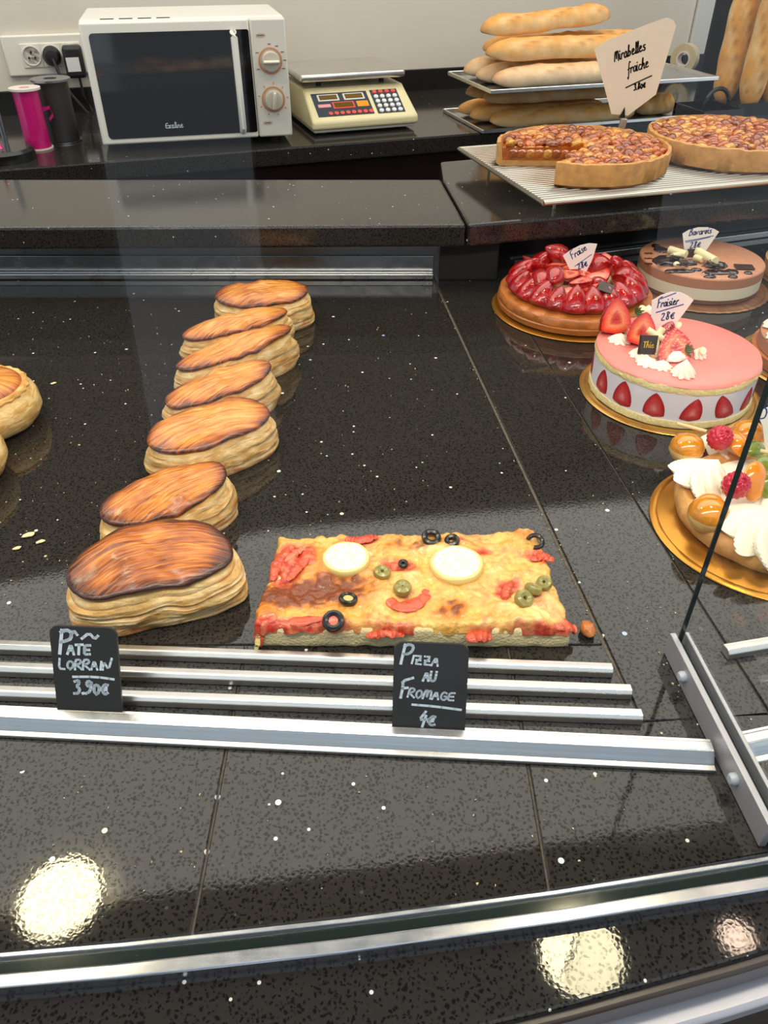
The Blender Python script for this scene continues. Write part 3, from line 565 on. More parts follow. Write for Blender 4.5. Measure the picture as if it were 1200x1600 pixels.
# ------------------------------------------------------------------ microwave oven
def microwave():
    a, b = P(160, 229, 0.062), P(458, 213, 0.062); ang = math.atan2(b.y - a.y, b.x - a.x); w = (b - a).length
    t = thing('microwave_oven', 'white microwave oven with dark door and two satin dials', 'microwave', (a.x, a.y, CT + EPS), ang)
    h, d, z0 = 0.222, 0.27, 0.012
    obj('body', MB().box((w / 2, d / 2 + 0.012, z0 + h / 2), (w, d - 0.024, h)), 'white_plastic', t, bevel=0.006, seg=3)
    for x in (0.04, w - 0.04):
        for y in (0.04, d - 0.04): obj('foot', MB().lathe([(0.010, 0), (0.012, 0.012)], 12), 'black_matt', t, loc=(x, y, 0))
    dw = w * 0.815
    # door: a frame of four rails round dark glass
    door = obj('door', MB().box((dw / 2 + 0.001, 0.006, z0 + h / 2), (dw - 0.002, 0.018, h - 0.004)), 'white_plastic', t, bevel=0.004, seg=3)
    win = MB(); x0, x1, zz0, zz1 = 0.017, dw - 0.002, z0 + 0.013, z0 + h - 0.020
    pts = []
    for cx, cz, a0 in ((x1 - 0.004, zz1 - 0.004, 0), (x0 + 0.008, zz1 - 0.008, PI / 2), (x0 + 0.008, zz0 + 0.008, PI), (x1 - 0.004, zz0 + 0.004, 1.5 * PI)):
        r = 0.004 if cx > 0.2 else 0.008
        pts += [(cx + r * math.cos(a0 + k * PI / 8), cz + r * math.sin(a0 + k * PI / 8)) for k in range(5)]
    n = len(pts); win.add([(p[0], -0.0042, p[1]) for p in pts] + [(p[0], 0.004, p[1]) for p in pts], [tuple(range(n)), tuple(range(n, 2 * n))[::-1]] + [(i, n + i, n + (i + 1) % n, (i + 1) % n) for i in range(n)])
    obj('window', win, 'darkglass', door, smooth=False)
    hx = dw - 0.033
    hb = MB().tube([(hx, -0.006, zz0 + 0.004), (hx, -0.020, zz0 + 0.012), (hx, -0.022, (zz0 + zz1) / 2), (hx, -0.020, zz1 - 0.012), (hx, -0.006, zz1 - 0.004)], 0.007, 12)
    obj('handle', hb, 'white_plastic', door)
    tx = MB(); write(tx, 'Exeline', 0.135, zz0 + 0.016, 0.012, 0.0016, slant=0.05, y=-0.0048); obj('lettering', tx, 'chalk_ink', door, smooth=False)
    pan = obj('control_panel', MB().box((dw + (w - dw) / 2, 0.004, z0 + h / 2), (w - dw - 0.002, 0.018, h - 0.004)), 'grey_plastic', t, bevel=0.004, seg=3)
    kx = dw + (w - dw) * 0.50
    for kz, rot, nm in ((z0 + h * 0.655, 0.0, 'power'), (z0 + h * 0.335, PI / 2 + 0.12, 'timer')):
        ring = MB().lathe([(0.0215, 0.0), (0.0245, 0.0), (0.0245, 0.0012), (0.0215, 0.0012)], 40, closed=True)
        obj('dial_ring', ring, 'copper', pan, loc=(kx, -0.0054, kz), rot=(PI / 2, 0, 0))
        k = obj('dial', MB().lathe([(0.019, 0), (0.0185, 0.012), (0.017, 0.016), (0, 0.017)], 36), 'knob', pan, loc=(kx, -0.0054, kz), rot=(PI / 2, 0, 0))
        obj('grip', MB().box((0, -0.021, 0), (0.034, 0.010, 0.007), Matrix.Identity(3)), 'knob', pan, loc=(kx, -0.0054, kz), rot=(0, rot, 0), bevel=0.003, seg=3)
        for q in range(9):
            aa = -0.5 + q * (PI + 1.0) / 8 if nm == 'power' else q * 2 * PI / 9 - 0.6
            if nm == 'power' and q in (5, 7): continue
            obj('dial_mark', MB().box((0, 0, 0), (0.0065 if nm == 'power' else 0.004, 0.0004, 0.0018)), 'print_grey' if nm == 'power' else 'copper', pan,
                loc=(kx + 0.030 * math.cos(aa), -0.0055, kz + 0.030 * math.sin(aa)), rot=(0, 0 if nm == 'power' else -aa, 0))
    for zz in (z0 + h * 0.86, z0 + h * 0.135):
        mb = MB().lathe([(0.0085, 0), (0.0095, 0), (0.0095, 0.0004), (0.0085, 0.0004)], 24, closed=True)
        for v in mb.v: v.y *= 0.35
        obj('printed_badge', mb, 'copper', pan, loc=(kx - 0.016, -0.0053, zz), rot=(PI / 2, 0, 0))
        obj('printed_word', MB().box((0, 0, 0), (0.013, 0.0004, 0.0022)), 'print_grey', pan, loc=(kx - 0.016, -0.0055, zz))
    for k in range(4):                            # vents in the top
        obj('vent', MB().box((0, 0, 0), (0.026, 0.006, 0.001)), 'black_matt', t, loc=(0.055 + k * 0.036, 0.03, z0 + h))
    return t
microwave()

# ------------------------------------------------------------------ weighing scale
def scale():
    a, b = P(489, 211, 0.055), P(654, 198, 0.055); ang = math.atan2(b.y - a.y, b.x - a.x); w = (b - a).length
    t = thing('weighing_scale', 'cream electronic shop scale with steel weighing plate', 'scale', (a.x, a.y, CT + EPS), ang)
    d = 0.285
    prof = [(0, 0.012), (0, 0.030), (0.088, 0.078), (0.094, 0.082), (d, 0.082), (d, 0.012)]
    def side(inset, pr): return pr
    mb = MB(); n = len(prof)
    xs = (0.0, w)
    vs = [(x + (0.006 if k == 0 else -0.006) * (1 if pz > 0.05 else 0), py, pz) for k, x in enumerate(xs) for (py, pz) in prof]
    mb.add(vs, [tuple(range(n))[::-1], tuple(range(n, 2 * n))] + [(i, (i + 1) % n, n + (i + 1) % n, n + i) for i in range(n)])
    obj('housing', mb, 'cream_plastic', t, smooth=False, bevel=0.006, seg=3)
    obj('base', MB().box((w / 2, d / 2 + 0.004, 0.0095), (w - 0.012, d - 0.012, 0.009)), 'grey_plastic', t, smooth=False, bevel=0.002)
    for x in (0.03, w - 0.03):
        for y in (0.03, d - 0.03): obj('foot', MB().lathe([(0.009, 0), (0.010, 0.0055)], 12), 'black_matt', t, loc=(x, y, 0))
    sl = math.atan2(0.048, 0.088); R = Matrix.Rotation(sl, 3, 'X')
    def on(u, v, out=0.0): return Vector((u, 0, 0.030)) + R @ Vector((0, v, out))          # a point on the sloping face
    def plate(name, u, v, su, sv, th, mat, par=t, bev=0.0):
        return obj(name, MB().box((0, 0, 0), (su, sv, th)), mat, par, smooth=False, loc=on(u, v, th / 2), rot=(sl, 0, 0), bevel=bev)
    SL = 0.100
    plate('display_panel', 0.085, 0.051, 0.132, 0.074, 0.0012, 'navy')
    for (u, v, su) in ((0.056, 0.072, 0.050), (0.117, 0.072, 0.050), (0.086, 0.046, 0.052)):
        f = plate('display_frame', u, v, su, 0.021, 0.0026, 'grey_plastic' if v > 0.05 else 'key_red', bev=0.0006)
        plate('display_screen', u, v, su - 0.008, 0.014, 0.0032, 'lcd')
    plate('pink_pad', 0.041, 0.047, 0.030, 0.010, 0.0024, 'pink_key', bev=0.001)
    plate('orange_pad', 0.132, 0.047, 0.028, 0.018, 0.0024, 'orange_key', bev=0.001)
    kp = plate('keypad_panel', 0.193, 0.051, 0.066, 0.076, 0.0012, 'navy')
    kw = MB().lathe([(0.0058, 0), (0.0056, 0.002), (0.0048, 0.0028), (0, 0.003)], 14)
    first = None
    for r in range(5):
        for c in range(4):
            l = on(0.170 + c * 0.0153, 0.0205 + r * 0.0152, 0.0010)
            if r == 4: obj('key', MB().lathe([(0.0058, 0), (0.0056, 0.002), (0.0048, 0.0028), (0, 0.003)], 14), 'key_red', t, loc=l, rot=(sl, 0, 0))
            elif first is None: first = obj('key', kw, 'key_white', t, loc=l, rot=(sl, 0, 0))
            else: copy(first, t, l, (sl, 0, 0))
    f2 = None
    for c in range(8):
        l = on(0.049 + c * 0.0137, 0.0215, 0.0010)
        if f2 is None: f2 = obj('function_key', MB().lathe([(0.0055, 0), (0.0052, 0.002), (0, 0.0028)], 14), 'key_red', t, loc=l, rot=(sl, 0, 0))
        else: copy(f2, t, l, (sl, 0, 0))
    for x in (0.05, w - 0.05):
        for y in (0.12, d - 0.03): obj('post', MB().lathe([(0.006, 0.08), (0.006, 0.096)], 12), 'black_matt', t, loc=(x, y, 0))
    mb = MB().box((w / 2 - 0.004, 0.185, 0.104), (w - 0.002, 0.215, 0.016))
    obj('weighing_plate', mb, 'pan_steel', t, bevel=0.006, seg=3)
    return t
scale()

# ------------------------------------------------------------------ socket plate, plugs, cables
def sock():
    s0 = -0.948
    t = thing('wall_socket', 'white triple wall socket plate beside the microwave', 'socket', W(s0 + 0.09, -0.0008, 0.175), BA)
    obj('plate', MB().box((0, -0.006, 0), (0.215, 0.011, 0.086)), 'white_plastic', t, bevel=0.004, seg=3)
    for k in range(3):
        x = -0.046 + k * 0.046
        m = obj('module', MB().box((x, -0.0125, 0), (0.0450, 0.004, 0.050)), 'white_plastic', t, bevel=0.001)
        obj('well', MB().lathe([(0.0, 0.0), (0.0185, 0.0), (0.0195, 0.003), (0.021, 0.003), (0.021, -0.001)], 32), 'grey_plastic', m, loc=(x, -0.0145, 0), rot=(PI / 2, 0, 0))
        for dx, dz in ((-0.007, -0.004), (0.007, -0.004), (0, 0.008)):
            obj('pin_hole', MB().lathe([(0.0, 0.0034), (0.0024, 0.0034), (0.0024, 0)], 10), 'black_matt', m, loc=(x + dx, -0.0146, dz), rot=(PI / 2, 0, 0))
    base = W(s0 + 0.09, -0.0008, 0.175)
    def cable(mb, pts): mb.tube(pts, 0.0035, 8)
    # round black plug
    p = thing('power_plug', 'round black plug with a cable in the middle socket', 'plug', base + BX * 0.0 + BY * -0.0195, BA)
    obj('head', MB().lathe([(0.021, 0), (0.021, 0.018), (0.014, 0.030), (0, 0.032)], 24), 'cable', p, rot=(PI / 2, 0, 0))
    mb = MB().tube([(0.002, -0.030, -0.004), (0.008, -0.040, -0.03), (0.024, -0.05, -0.075), (0.055, -0.06, -0.12)], 0.0038, 8)
    obj('cable', mb, 'cable', p)
    q = thing('power_adapter', 'dark square power adapter with a pale label in the right socket', 'plug', base + BX * 0.047 + BY * -0.0195, BA)
    obj('case', MB().box((0.002, -0.022, -0.012), (0.046, 0.043, 0.068)), 'cable', q, bevel=0.008, seg=3)
    obj('rating_label', MB().box((-0.001, -0.0441, -0.016), (0.030, 0.0006, 0.030)), 'key_white', q, smooth=False)
    obj('cable', MB().tube([(0.006, -0.022, -0.048), (0.007, -0.024, -0.085), (0.02, -0.03, -0.12)], 0.003, 8), 'cable', q)
sock()

# ------------------------------------------------------------------ ribbon spools at the left end of the counter
def spool(px, py, r, h, mat, label, capmat):
    c = P(px, py, CT)
    t = thing('ribbon_spool', label, 'ribbon spool', (c.x, c.y, CT + EPS), 0.3, 'ribbon spools on the counter')
    obj('core', MB().lathe([(r * 1.12, 0), (r * 1.12, 0.003), (r * 0.5, 0.003), (r * 0.5, h), (r * 1.2, h), (r * 1.2, h + 0.004), (r * 0.4, h + 0.004), (r * 0.4, h - 0.01), (0, h - 0.01)], 32), capmat, t)
    obj('wound_ribbon', MB().lathe([(r * 0.5, 0.0035), (r, 0.0035), (r * 1.0, h * 0.3), (r * 0.985, h * 0.6), (r, h - 0.0005), (r * 0.5, h - 0.0005)], 32), mat, t)
    return t, c
t, c = spool(62, 232, 0.026, 0.112, 'pink', 'shiny magenta ribbon spool with white top disc', 'spool')
tail = MB(); pts = [(0.026, -0.004, 0.078), (0.040, 0.002, 0.080), (0.043, 0.0, 0.066), (0.034, -0.006, 0.058)]
for a_, b_ in zip(pts, pts[1:]): tail.add([a_, b_, (b_[0], b_[1] + 0.001, b_[2] - 0.007), (a_[0], a_[1] + 0.001, a_[2] - 0.007)], [(0, 1, 2, 3)])
obj('loose_end', tail, 'pink', t)
spool(101, 220, 0.034, 0.118, 'charcoal', 'charcoal ribbon spool with dull metal top behind the magenta one', 'steel_dark')
c = P(8, 248, CT)
t = thing('ribbon_stand', 'round black ribbon stand with an upright rod', 'stand', (c.x, c.y, CT + EPS))
obj('base', MB().lathe([(0.062, 0), (0.062, 0.016), (0.056, 0.022), (0, 0.023)], 40), 'black', t)
obj('rod', MB().lathe([(0.005, 0.02), (0.005, 0.20)], 14), 'steel_dark', t, loc=(0.006, 0.01, 0))
mb = MB().tube([(-0.012, 0.0, 0.16), (-0.004, -0.012, 0.09), (0.002, -0.018, 0.035), (0.014, -0.03, 0.0245)], 0.003, 6, sq=0.4)
obj('ribbon_strand', mb, 'pink', t)

# a roll of tape in a dispenser behind the bread
c = P(1075, 120, CT)
# ------------------------------------------------------------------ baguettes and half loaves
CR = dict(gold=srgb(230, 166, 84), pale=srgb(244, 220, 172), brown=srgb(176, 108, 52), flour=srgb(236, 218, 192))
def loaf_mesh(L, R, seed, kind=0, slashes=4):
    """kind 0: golden crust, 1: floury and pale; the underside is flat, the ends come to a point, cuts gape along the top"""
    rnd = random.Random(seed); nx, na = 64, 22; mb = MB(); vs = []; cs = []
    ph = rnd.uniform(0, 6)
    for i in range(nx + 1):
        u = i / nx; x = (u - 0.5) * L
        e = min(u, 1 - u) * 2
        taper = (1 - (1 - min(1, e / 0.34)) ** 2.1) ** 0.62 if e < 0.34 else 1
        rr_ = R * (0.10 + 0.90 * taper) * (1 + 0.10 * nz(u * 5 + seed * 3.1) + 0.015 * math.sin(u * slashes * 2 * PI + ph))
        by = 0.003 * math.sin(u * 3 + ph) + 0.003 * nz(u * 3, seed); bz = 0.004 * nz(u * 4, seed + 9)
        for j in range(na):
            a = 2 * PI * j / na; cy, cz = math.cos(a), math.sin(a)
            sc = 1 + 0.05 * nz(u * 9, cy * 2, cz * 2 + seed)
            y, z = cy * rr_ * 1.08 * sc, cz * rr_ * 0.92 * sc
            if z < -rr_ * 0.55: z = -rr_ * 0.55
            g = 0.0
            if cz > 0.2 and 0.1 < u < 0.9:       # diagonal cuts
                s = (u * slashes * 0.75 - cy * 0.9 + ph * 0.1) % 1.0
                cut = math.exp(-((s - 0.5) / 0.16) ** 2) * min(1, (cz - 0.2) * 2.2)
                ridge = math.exp(-((s - 0.78) / 0.07) ** 2) * min(1, (cz - 0.2) * 2)
                z += -0.05 * R * cut + 0.07 * R * ridge; g = 0.8 * cut - 0.7 * ridge
            n1 = nz(u * 11 + seed, cy * 1.6, cz * 1.6)
            base = lerp(CR['gold'], CR['pale'], max(0, min(1, 0.42 - 0.55 * cz + 0.5 * n1)))
            if kind == 1: base = lerp(base, CR['flour'], 0.62 - 0.25 * max(0, cz))
            if g > 0.1: base = lerp(base, CR['pale'], 0.5 * g)
            if g < -0.1: base = lerp(base, CR['brown'], min(1, -g))
            tip = max(0, 1 - e / 0.12); base = lerp(base, CR['brown'], 0.45 * tip)
            vs.append((x, y + by, max(0.0, z + bz + R * 0.56))); cs.append(base)
    fs = [(i * na + j, i * na + (j + 1) % na, (i + 1) * na + (j + 1) % na, (i + 1) * na + j) for i in range(nx) for j in range(na)]
    fs += [tuple(range(na))[::-1], tuple(range(nx * na, (nx + 1) * na))]
    mb.add(vs, fs, cs); return mb
TA = math.radians(17.5); TX, TY = Vector((math.cos(TA), math.sin(TA), 0)), Vector((-math.sin(TA), math.cos(TA), 0))
def tray(corner, L, D, z, label):
    t = thing('bread_tray', label, 'tray', (corner[0], corner[1], z), TA, 'metal bread trays')
    obj('sheet', MB().box((L / 2, D / 2, 0.001), (L, D, 0.0016)), 'steel', t, smooth=False)
    for nm, c, s in (('rim', (L / 2, 0, 0.004), (L, 0.004, 0.008)), ('rim', (L / 2, D, 0.004), (L, 0.004, 0.008)), ('rim', (0, D / 2, 0.004), (0.004, D, 0.008)), ('rim', (L, D / 2, 0.004), (0.004, D, 0.008))):
        obj(nm, MB().box(c, s), 'alu', t, smooth=False, bevel=0.001, seg=1)
    return t
lo0 = P(754, 209, CT); up0 = P(768, 147, 0.148)
tray(lo0, 0.56, 0.25, CT + EPS, 'lower metal bread tray standing on the black counter')
tray(up0, 0.56, 0.25, 0.148, 'upper metal bread tray lying on the lower loaves')
def loaf(base, u, v, z, L, R, seed, kind, label, tilt=0.0, yaw=0.0, group='half baguettes on the trays'):
    p = base + TX * (u + L / 2) + TY * v
    o = obj('half_baguette', loaf_mesh(L, R, seed, kind), 'loaf', loc=(p.x, p.y, z), rot=(0, -tilt, TA + yaw), angle=0)
    return tag(o, label, 'bread', group)
zl = CT + 0.0032
loaf(lo0, 0.034, 0.037, zl, 0.38, 0.0255, 11, 0, 'pale golden half baguette at the front of the lower tray')
loaf(lo0, 0.012, 0.106, zl, 0.36, 0.0245, 12, 0, 'half baguette behind the front one on the lower tray, brown tip showing')
loaf(lo0, 0.010, 0.176, zl, 0.36, 0.0245, 13, 0, 'rear half baguette of the bottom row on the lower tray')
loaf(lo0, 0.030, 0.071, zl + 0.0435, 0.38, 0.0245, 14, 0, 'brown half baguette squeezed under the upper tray at the front')
loaf(lo0, 0.012, 0.141, zl + 0.0435, 0.36, 0.0245, 15, 0, 'half baguette lying across two others below the upper tray')
loaf(lo0, 0.432, 0.075, zl, 0.11, 0.0290, 16, 0, 'short torn bread end right of the handwritten cream card')
zu = 0.1512
loaf(up0, 0.020, 0.041, zu, 0.40, 0.0275, 21, 1, 'floury half baguette at the front of the upper tray')
loaf(up0, 0.010, 0.112, zu, 0.36, 0.0260, 22, 1, 'floury half baguette second from the front on the upper tray')
loaf(up0, 0.010, 0.184, zu, 0.34, 0.0260, 23, 1, 'floury half baguette at the rear of the upper tray')
loaf(up0, 0.012, 0.074, zu + 0.0465, 0.40, 0.0280, 24, 0, 'golden half baguette resting on the front floury loaves')
loaf(up0, 0.040, 0.150, zu + 0.0460, 0.42, 0.0275, 25, 0, 'long orange crusted half baguette in the second layer at the back')
loaf(up0, 0.010, 0.112, zu + 0.0955, 0.32, 0.0255, 26, 0, 'topmost half baguette of the pile, tilted up to the right', tilt=0.055, yaw=0.05)

# black tray with a loop handle, right of the bread
c = P(1096, 192, CT)
t = thing('black_serving_tray', 'black serving tray with a loop handle behind the tarts', 'tray', (c.x, c.y, CT + EPS), TA)
obj('sheet', MB().box((0.0575, 0.06, 0.003), (0.115, 0.12, 0.006)), 'black', t, smooth=False)
for cc, ss in (((0.0575, 0.001, 0.012), (0.115, 0.004, 0.024)), ((0.0575, 0.119, 0.012), (0.115, 0.004, 0.024)), ((0.113, 0.06, 0.012), (0.004, 0.116, 0.024)), ((0.002, 0.06, 0.012), (0.004, 0.116, 0.024))):
    obj('side', MB().box(cc, ss), 'black', t, smooth=False, bevel=0.001)
obj('loop_handle', MB().tube([(0.012 + 0.036 - 0.036 * math.cos(k * PI / 12), 0.06, 0.020 + 0.040 * math.sin(k * PI / 12)) for k in range(13)], 0.005, 10), 'black', t, loc=(0.03, 0, 0))
# tape roll
c = P(1073, 122, CT)
t = thing('tape_roll', 'upright roll of pale tape behind the upper bread tray', 'tape', (c.x - 0.020, c.y - 0.005, CT + EPS), BA)
obj('stand', MB().box((0, 0, 0.0055), (0.05, 0.045, 0.011)), 'black_matt', t, bevel=0.004)
obj('roll', MB().lathe([(0.022, -0.012), (0.040, -0.012), (0.040, 0.012), (0.022, 0.012)], 36, closed=True), 'tape', t, loc=(0, 0, 0.0515), rot=(0, PI / 2, 0.5))
obj('core', MB().lathe([(0.017, -0.013), (0.0218, -0.013), (0.0218, 0.013), (0.017, 0.013)], 36, closed=True), 'spool', t, loc=(0, 0, 0.0515), rot=(0, PI / 2, 0.5))

# tall baguettes standing in a black holder at the right edge
c = P(1166, 186, CT)
t = thing('baguette_holder', 'black holder carrying upright baguettes at the right edge', 'bread holder', (c.x + 0.055, c.y + 0.11, CT + EPS), BA)
obj('box_front', MB().box((0.05, -0.06, 0.014), (0.30, 0.006, 0.028)), 'black_matt', t, smooth=False)
obj('box_back', MB().box((0.05, 0.105, 0.16), (0.30, 0.006, 0.32)), 'black_matt', t, smooth=False)
obj('box_base', MB().box((0.05, 0.015, 0.003), (0.29, 0.142, 0.005)), 'black_matt', t, smooth=False)
obj('wire_hoop', MB().tube([(0.03, -0.072, 0.36), (0.05, -0.072, 0.30), (0.07, -0.072, 0.262), (0.20, -0.072, 0.23), (0.20, -0.066, 0.02)], 0.004, 8), 'steel_dark', t)
for i, (u, v, lean, sd, lab) in enumerate(((-0.062, 0.052, 0.02, 31, 'upright baguette leaning at the left behind the others'), (-0.038, -0.020, 0.0, 32, 'upright golden baguette in the middle of the holder'), (0.036, -0.010, 0.0, 33, 'upright baguette cut off by the right edge of the photo'))):
    L = 0.40 if i else 0.37
    p = t.location + BX * (u + lean * 0.2) + BY * v + Vector((0, 0, 0.008 + L / 2))
    o = obj('baguette', loaf_mesh(L, 0.030, sd, 0, 4), 'loaf', rot=(PI / 2 + 0.0, -PI / 2 + lean, 0), loc=p, angle=0)
    tag(o, lab, 'bread', 'upright baguettes in the holder')

# ------------------------------------------------------------------ puff pastries
def pate(a_px, b_px, seed, label, dark, W_=0.080, h=0.043, bend=0.0, tip=0.0, lean=0.0, zl=0.047):
    a, b = P(*a_px, zl), P(*b_px, zl); c = (a + b) / 2; L = (b - a).length; ang = math.atan2(b.y - a.y, b.x - a.x)
    t = thing('puff_pastry', label, 'pastry', (c.x, c.y, EPS), ang, 'oval puff pastries in a row')
    rnd = random.Random(seed); nlev, nth = 26, 84
    def rad(th, A, B, n=2.35):
        return (abs(math.cos(th) / A) ** n + abs(math.sin(th) / B) ** n) ** (-1 / n)
    lay = [rnd.uniform(-1, 1) for _ in range(nlev + 2)]
    def top(x, y): return 1 + tip * (y / W_) * 2 + lean * (x / L) * 2
    vs = []; cs = []
    for k in range(nlev + 1):
        v = k / nlev
        for i in range(nth):
            th = 2 * PI * i / nth; cx, sy = math.cos(th), math.sin(th)
            s = 0.93 + 0.15 * math.sin(PI * min(1, 0.12 + v * 0.95)) ** 0.8 - 0.05 * v
            s += 0.022 * lay[k] * (0.4 + abs(nz(th * 1.3 + k, seed))) + 0.05 * nz(cx * 2.2 + seed, sy * 2.2, v * 3.5)
            s += 0.10 * max(0, cx - 0.35) * (1 - v) * (0.6 + 0.8 * nz(sy * 3, seed, v * 4))
            if k in (6, 7, 13, 14, 19): s -= 0.030 * (0.6 + nz(cx * 2, sy * 2, k + seed))
            r = rad(th, L * 0.505, W_ * 0.5) * s; x, y = r * cx, r * sy
            z = h * v * top(x, y) * (1 + 0.10 * nz(cx * 1.6 + seed, sy * 1.6, 3)) + h * 0.09 * nz(cx * 2.5, sy * 2.5, seed + v) * math.sin(PI * v)
            vs.append((x, y + bend * ((x / L) ** 2 - 0.1), max(0, z)))
            g = 1.0
            if k in (6, 7, 13, 14): g = 0.72
            if k < 2: g = 0.8
            col = (g, g * (0.97 if k > 1 else 0.85), g * (0.95 if k > 1 else 0.72))
            if v < 0.4 and nz(cx * 3 + seed * 2, sy * 3, v * 7) > 0.28: col = (0.80, 0.50, 0.42)     # meat filling showing through
            if v > 0.86: col = (0.95, 0.78, 0.55)
            cs.append(col)
    fs = [(k * nth + i, k * nth + (i + 1) % nth, (k + 1) * nth + (i + 1) % nth, (k + 1) * nth + i) for k in range(nlev) for i in range(nth)]
    fs += [tuple(range(nth))[::-1], tuple(range(nlev * nth, (nlev + 1) * nth))]
    obj('flaky_body', MB().add(vs, fs, cs), 'flaky', t, angle=0.9)
    # browned, egg-washed lid
    vs = []; cs = []; rings = [0.0] + [((k + 1) / 18) for k in range(18)] + [1.012, 0.995, 0.95]
    A, B = L * 0.492, W_ * 0.475; fan = rnd.uniform(-0.5, 0.5)
    for k, r in enumerate(rings):
        for i in range(nth):
            th = 2 * PI * i / nth; cx, sy = math.cos(th), math.sin(th)
            R = rad(th, A, B, 2.15) * (1 + 0.035 * nz(cx * 2 + seed, sy * 2, 7)); rr_ = min(r, 1.0)
            x, y = R * r * cx, R * r * sy
            z = h * top(x, y) * (1 + 0.10 * nz(cx * 1.6 * rr_ + seed, sy * 1.6 * rr_, 3)) + 0.0075 * (1 - rr_ ** 2.6) + 0.001
            z += 0.0012 * nz(x * 90 + seed, y * 240)
            if k == 19: z -= 0.0016
            if k == 20: z -= 0.0034
            if k == 21: z -= 0.0040
            vs.append((x, y + bend * ((x / L) ** 2 - 0.1), z))
            u, w = x / L + 0.5, y / W_ + 0.5
            cs.append((min(1, r if k < 20 else 1.0), u * 0.7 + 0.3 * w, w + 0.55 * (u - 0.2) * (w - 0.5) + fan * (u - 0.5) + 0.35 * (u - 0.55) ** 2))
    nr = len(rings)
    fs = [(k * nth + i, k * nth + (i + 1) % nth, (k + 1) * nth + (i + 1) % nth, (k + 1) * nth + i) for k in range(nr - 1) for i in range(nth)]
    fs.append(tuple(range((nr - 1) * nth, nr * nth)))
    obj('glazed_lid', MB().add(vs, fs, cs), 'lid', t, color=(dark, 0, 0), angle=0)  # lid tone: real browning, with paler ones carrying the glass veil in colour
    return t
pate((101, 893), (361, 842), 1, 'dark brown glazed oval pastry nearest the front, behind the slate card', 0.56, W_=0.082, bend=-0.045, tip=0.10)
pate((155, 803), (352, 730), 2, 'oval puff pastry second from the front, its lid sloping down to the left', 0.42, W_=0.057, tip=0.12, lean=0.05)
pate((230, 690), (416, 628), 3, 'oval puff pastry third from the front, wide evenly browned lid', 0.28, W_=0.070, tip=0.08)
pate((258, 626), (421, 566), 4, 'oval puff pastry in the middle of the row with fan shaped brush lines', 0.28, W_=0.058, lean=0.05)
pate((274, 569), (453, 509), 5, 'oval puff pastry third from the back, its filling showing at the right end', 0.26, W_=0.051, lean=0.07)
pate((284, 521), (448, 480), 6, 'oval puff pastry second from the back of the row', 0.22, W_=0.050)
pate((335, 460), (481, 448), 7, 'oval puff pastry farthest back, turned square to the row', 0.32, W_=0.078, tip=0.06)

def vol(c, r, h, seed, label):
    t = thing('round_puff_pastry', label, 'pastry', (c.x, c.y, EPS), 0, 'round puff pastries at the left edge')
    f = lambda rr_, z, a: (rr_ * (1 + 0.035 * nz(math.cos(a) * 2, math.sin(a) * 2, z * 60 + seed)), z)
    obj('flaky_body', MB().lathe([(0, 0), (r * 0.72, 0), (r * 0.90, h * 0.12), (r * 1.0, h * 0.35), (r, h * 0.55), (r * 0.93, h * 0.72), (r * 0.84, h * 0.82), (0, h * 0.84)], 64, f, col=lambda a, b, c_: (1.0, 0.96, 0.86)), 'flaky', t)
    g = lambda rr_, z, a: (rr_ * (1 + (0.022 * math.cos(26 * a) if rr_ > r * 0.7 else 0)), z)
    obj('scalloped_rim', MB().lathe([(0, h * 0.80), (r * 0.84, h * 0.80), (r * 0.875, h * 0.86), (r * 0.84, h * 0.92), (0, h * 0.93)], 104, g, col=lambda a, b, c_: (1.0, 0.85, 0.62)), 'flaky', t)
    prof = [(r * 0.77 * (1 - (k / 12) ** 1.6) if k else r * 0.77, h * 0.915 + 0.010 * math.sin(k / 12 * PI / 2)) for k in range(13)]
    obj('glazed_lid', MB().lathe([(r * 0.78, h * 0.90)] + prof, 64, col=lambda a, b, c_: (min(1, a / (r * 0.8)), 0.5 + a * 4, c_ / 3)), 'lid', t, color=(0.25, 0, 0))
vol(P(-16, 662, 0) + Vector((0, 0, 0)), 0.060, 0.050, 3, 'round puff pastry with scalloped golden lid at the left edge')
vol(P(-76, 748, 0), 0.058, 0.050, 8, 'round puff pastry cut off by the left edge, nearer the front')

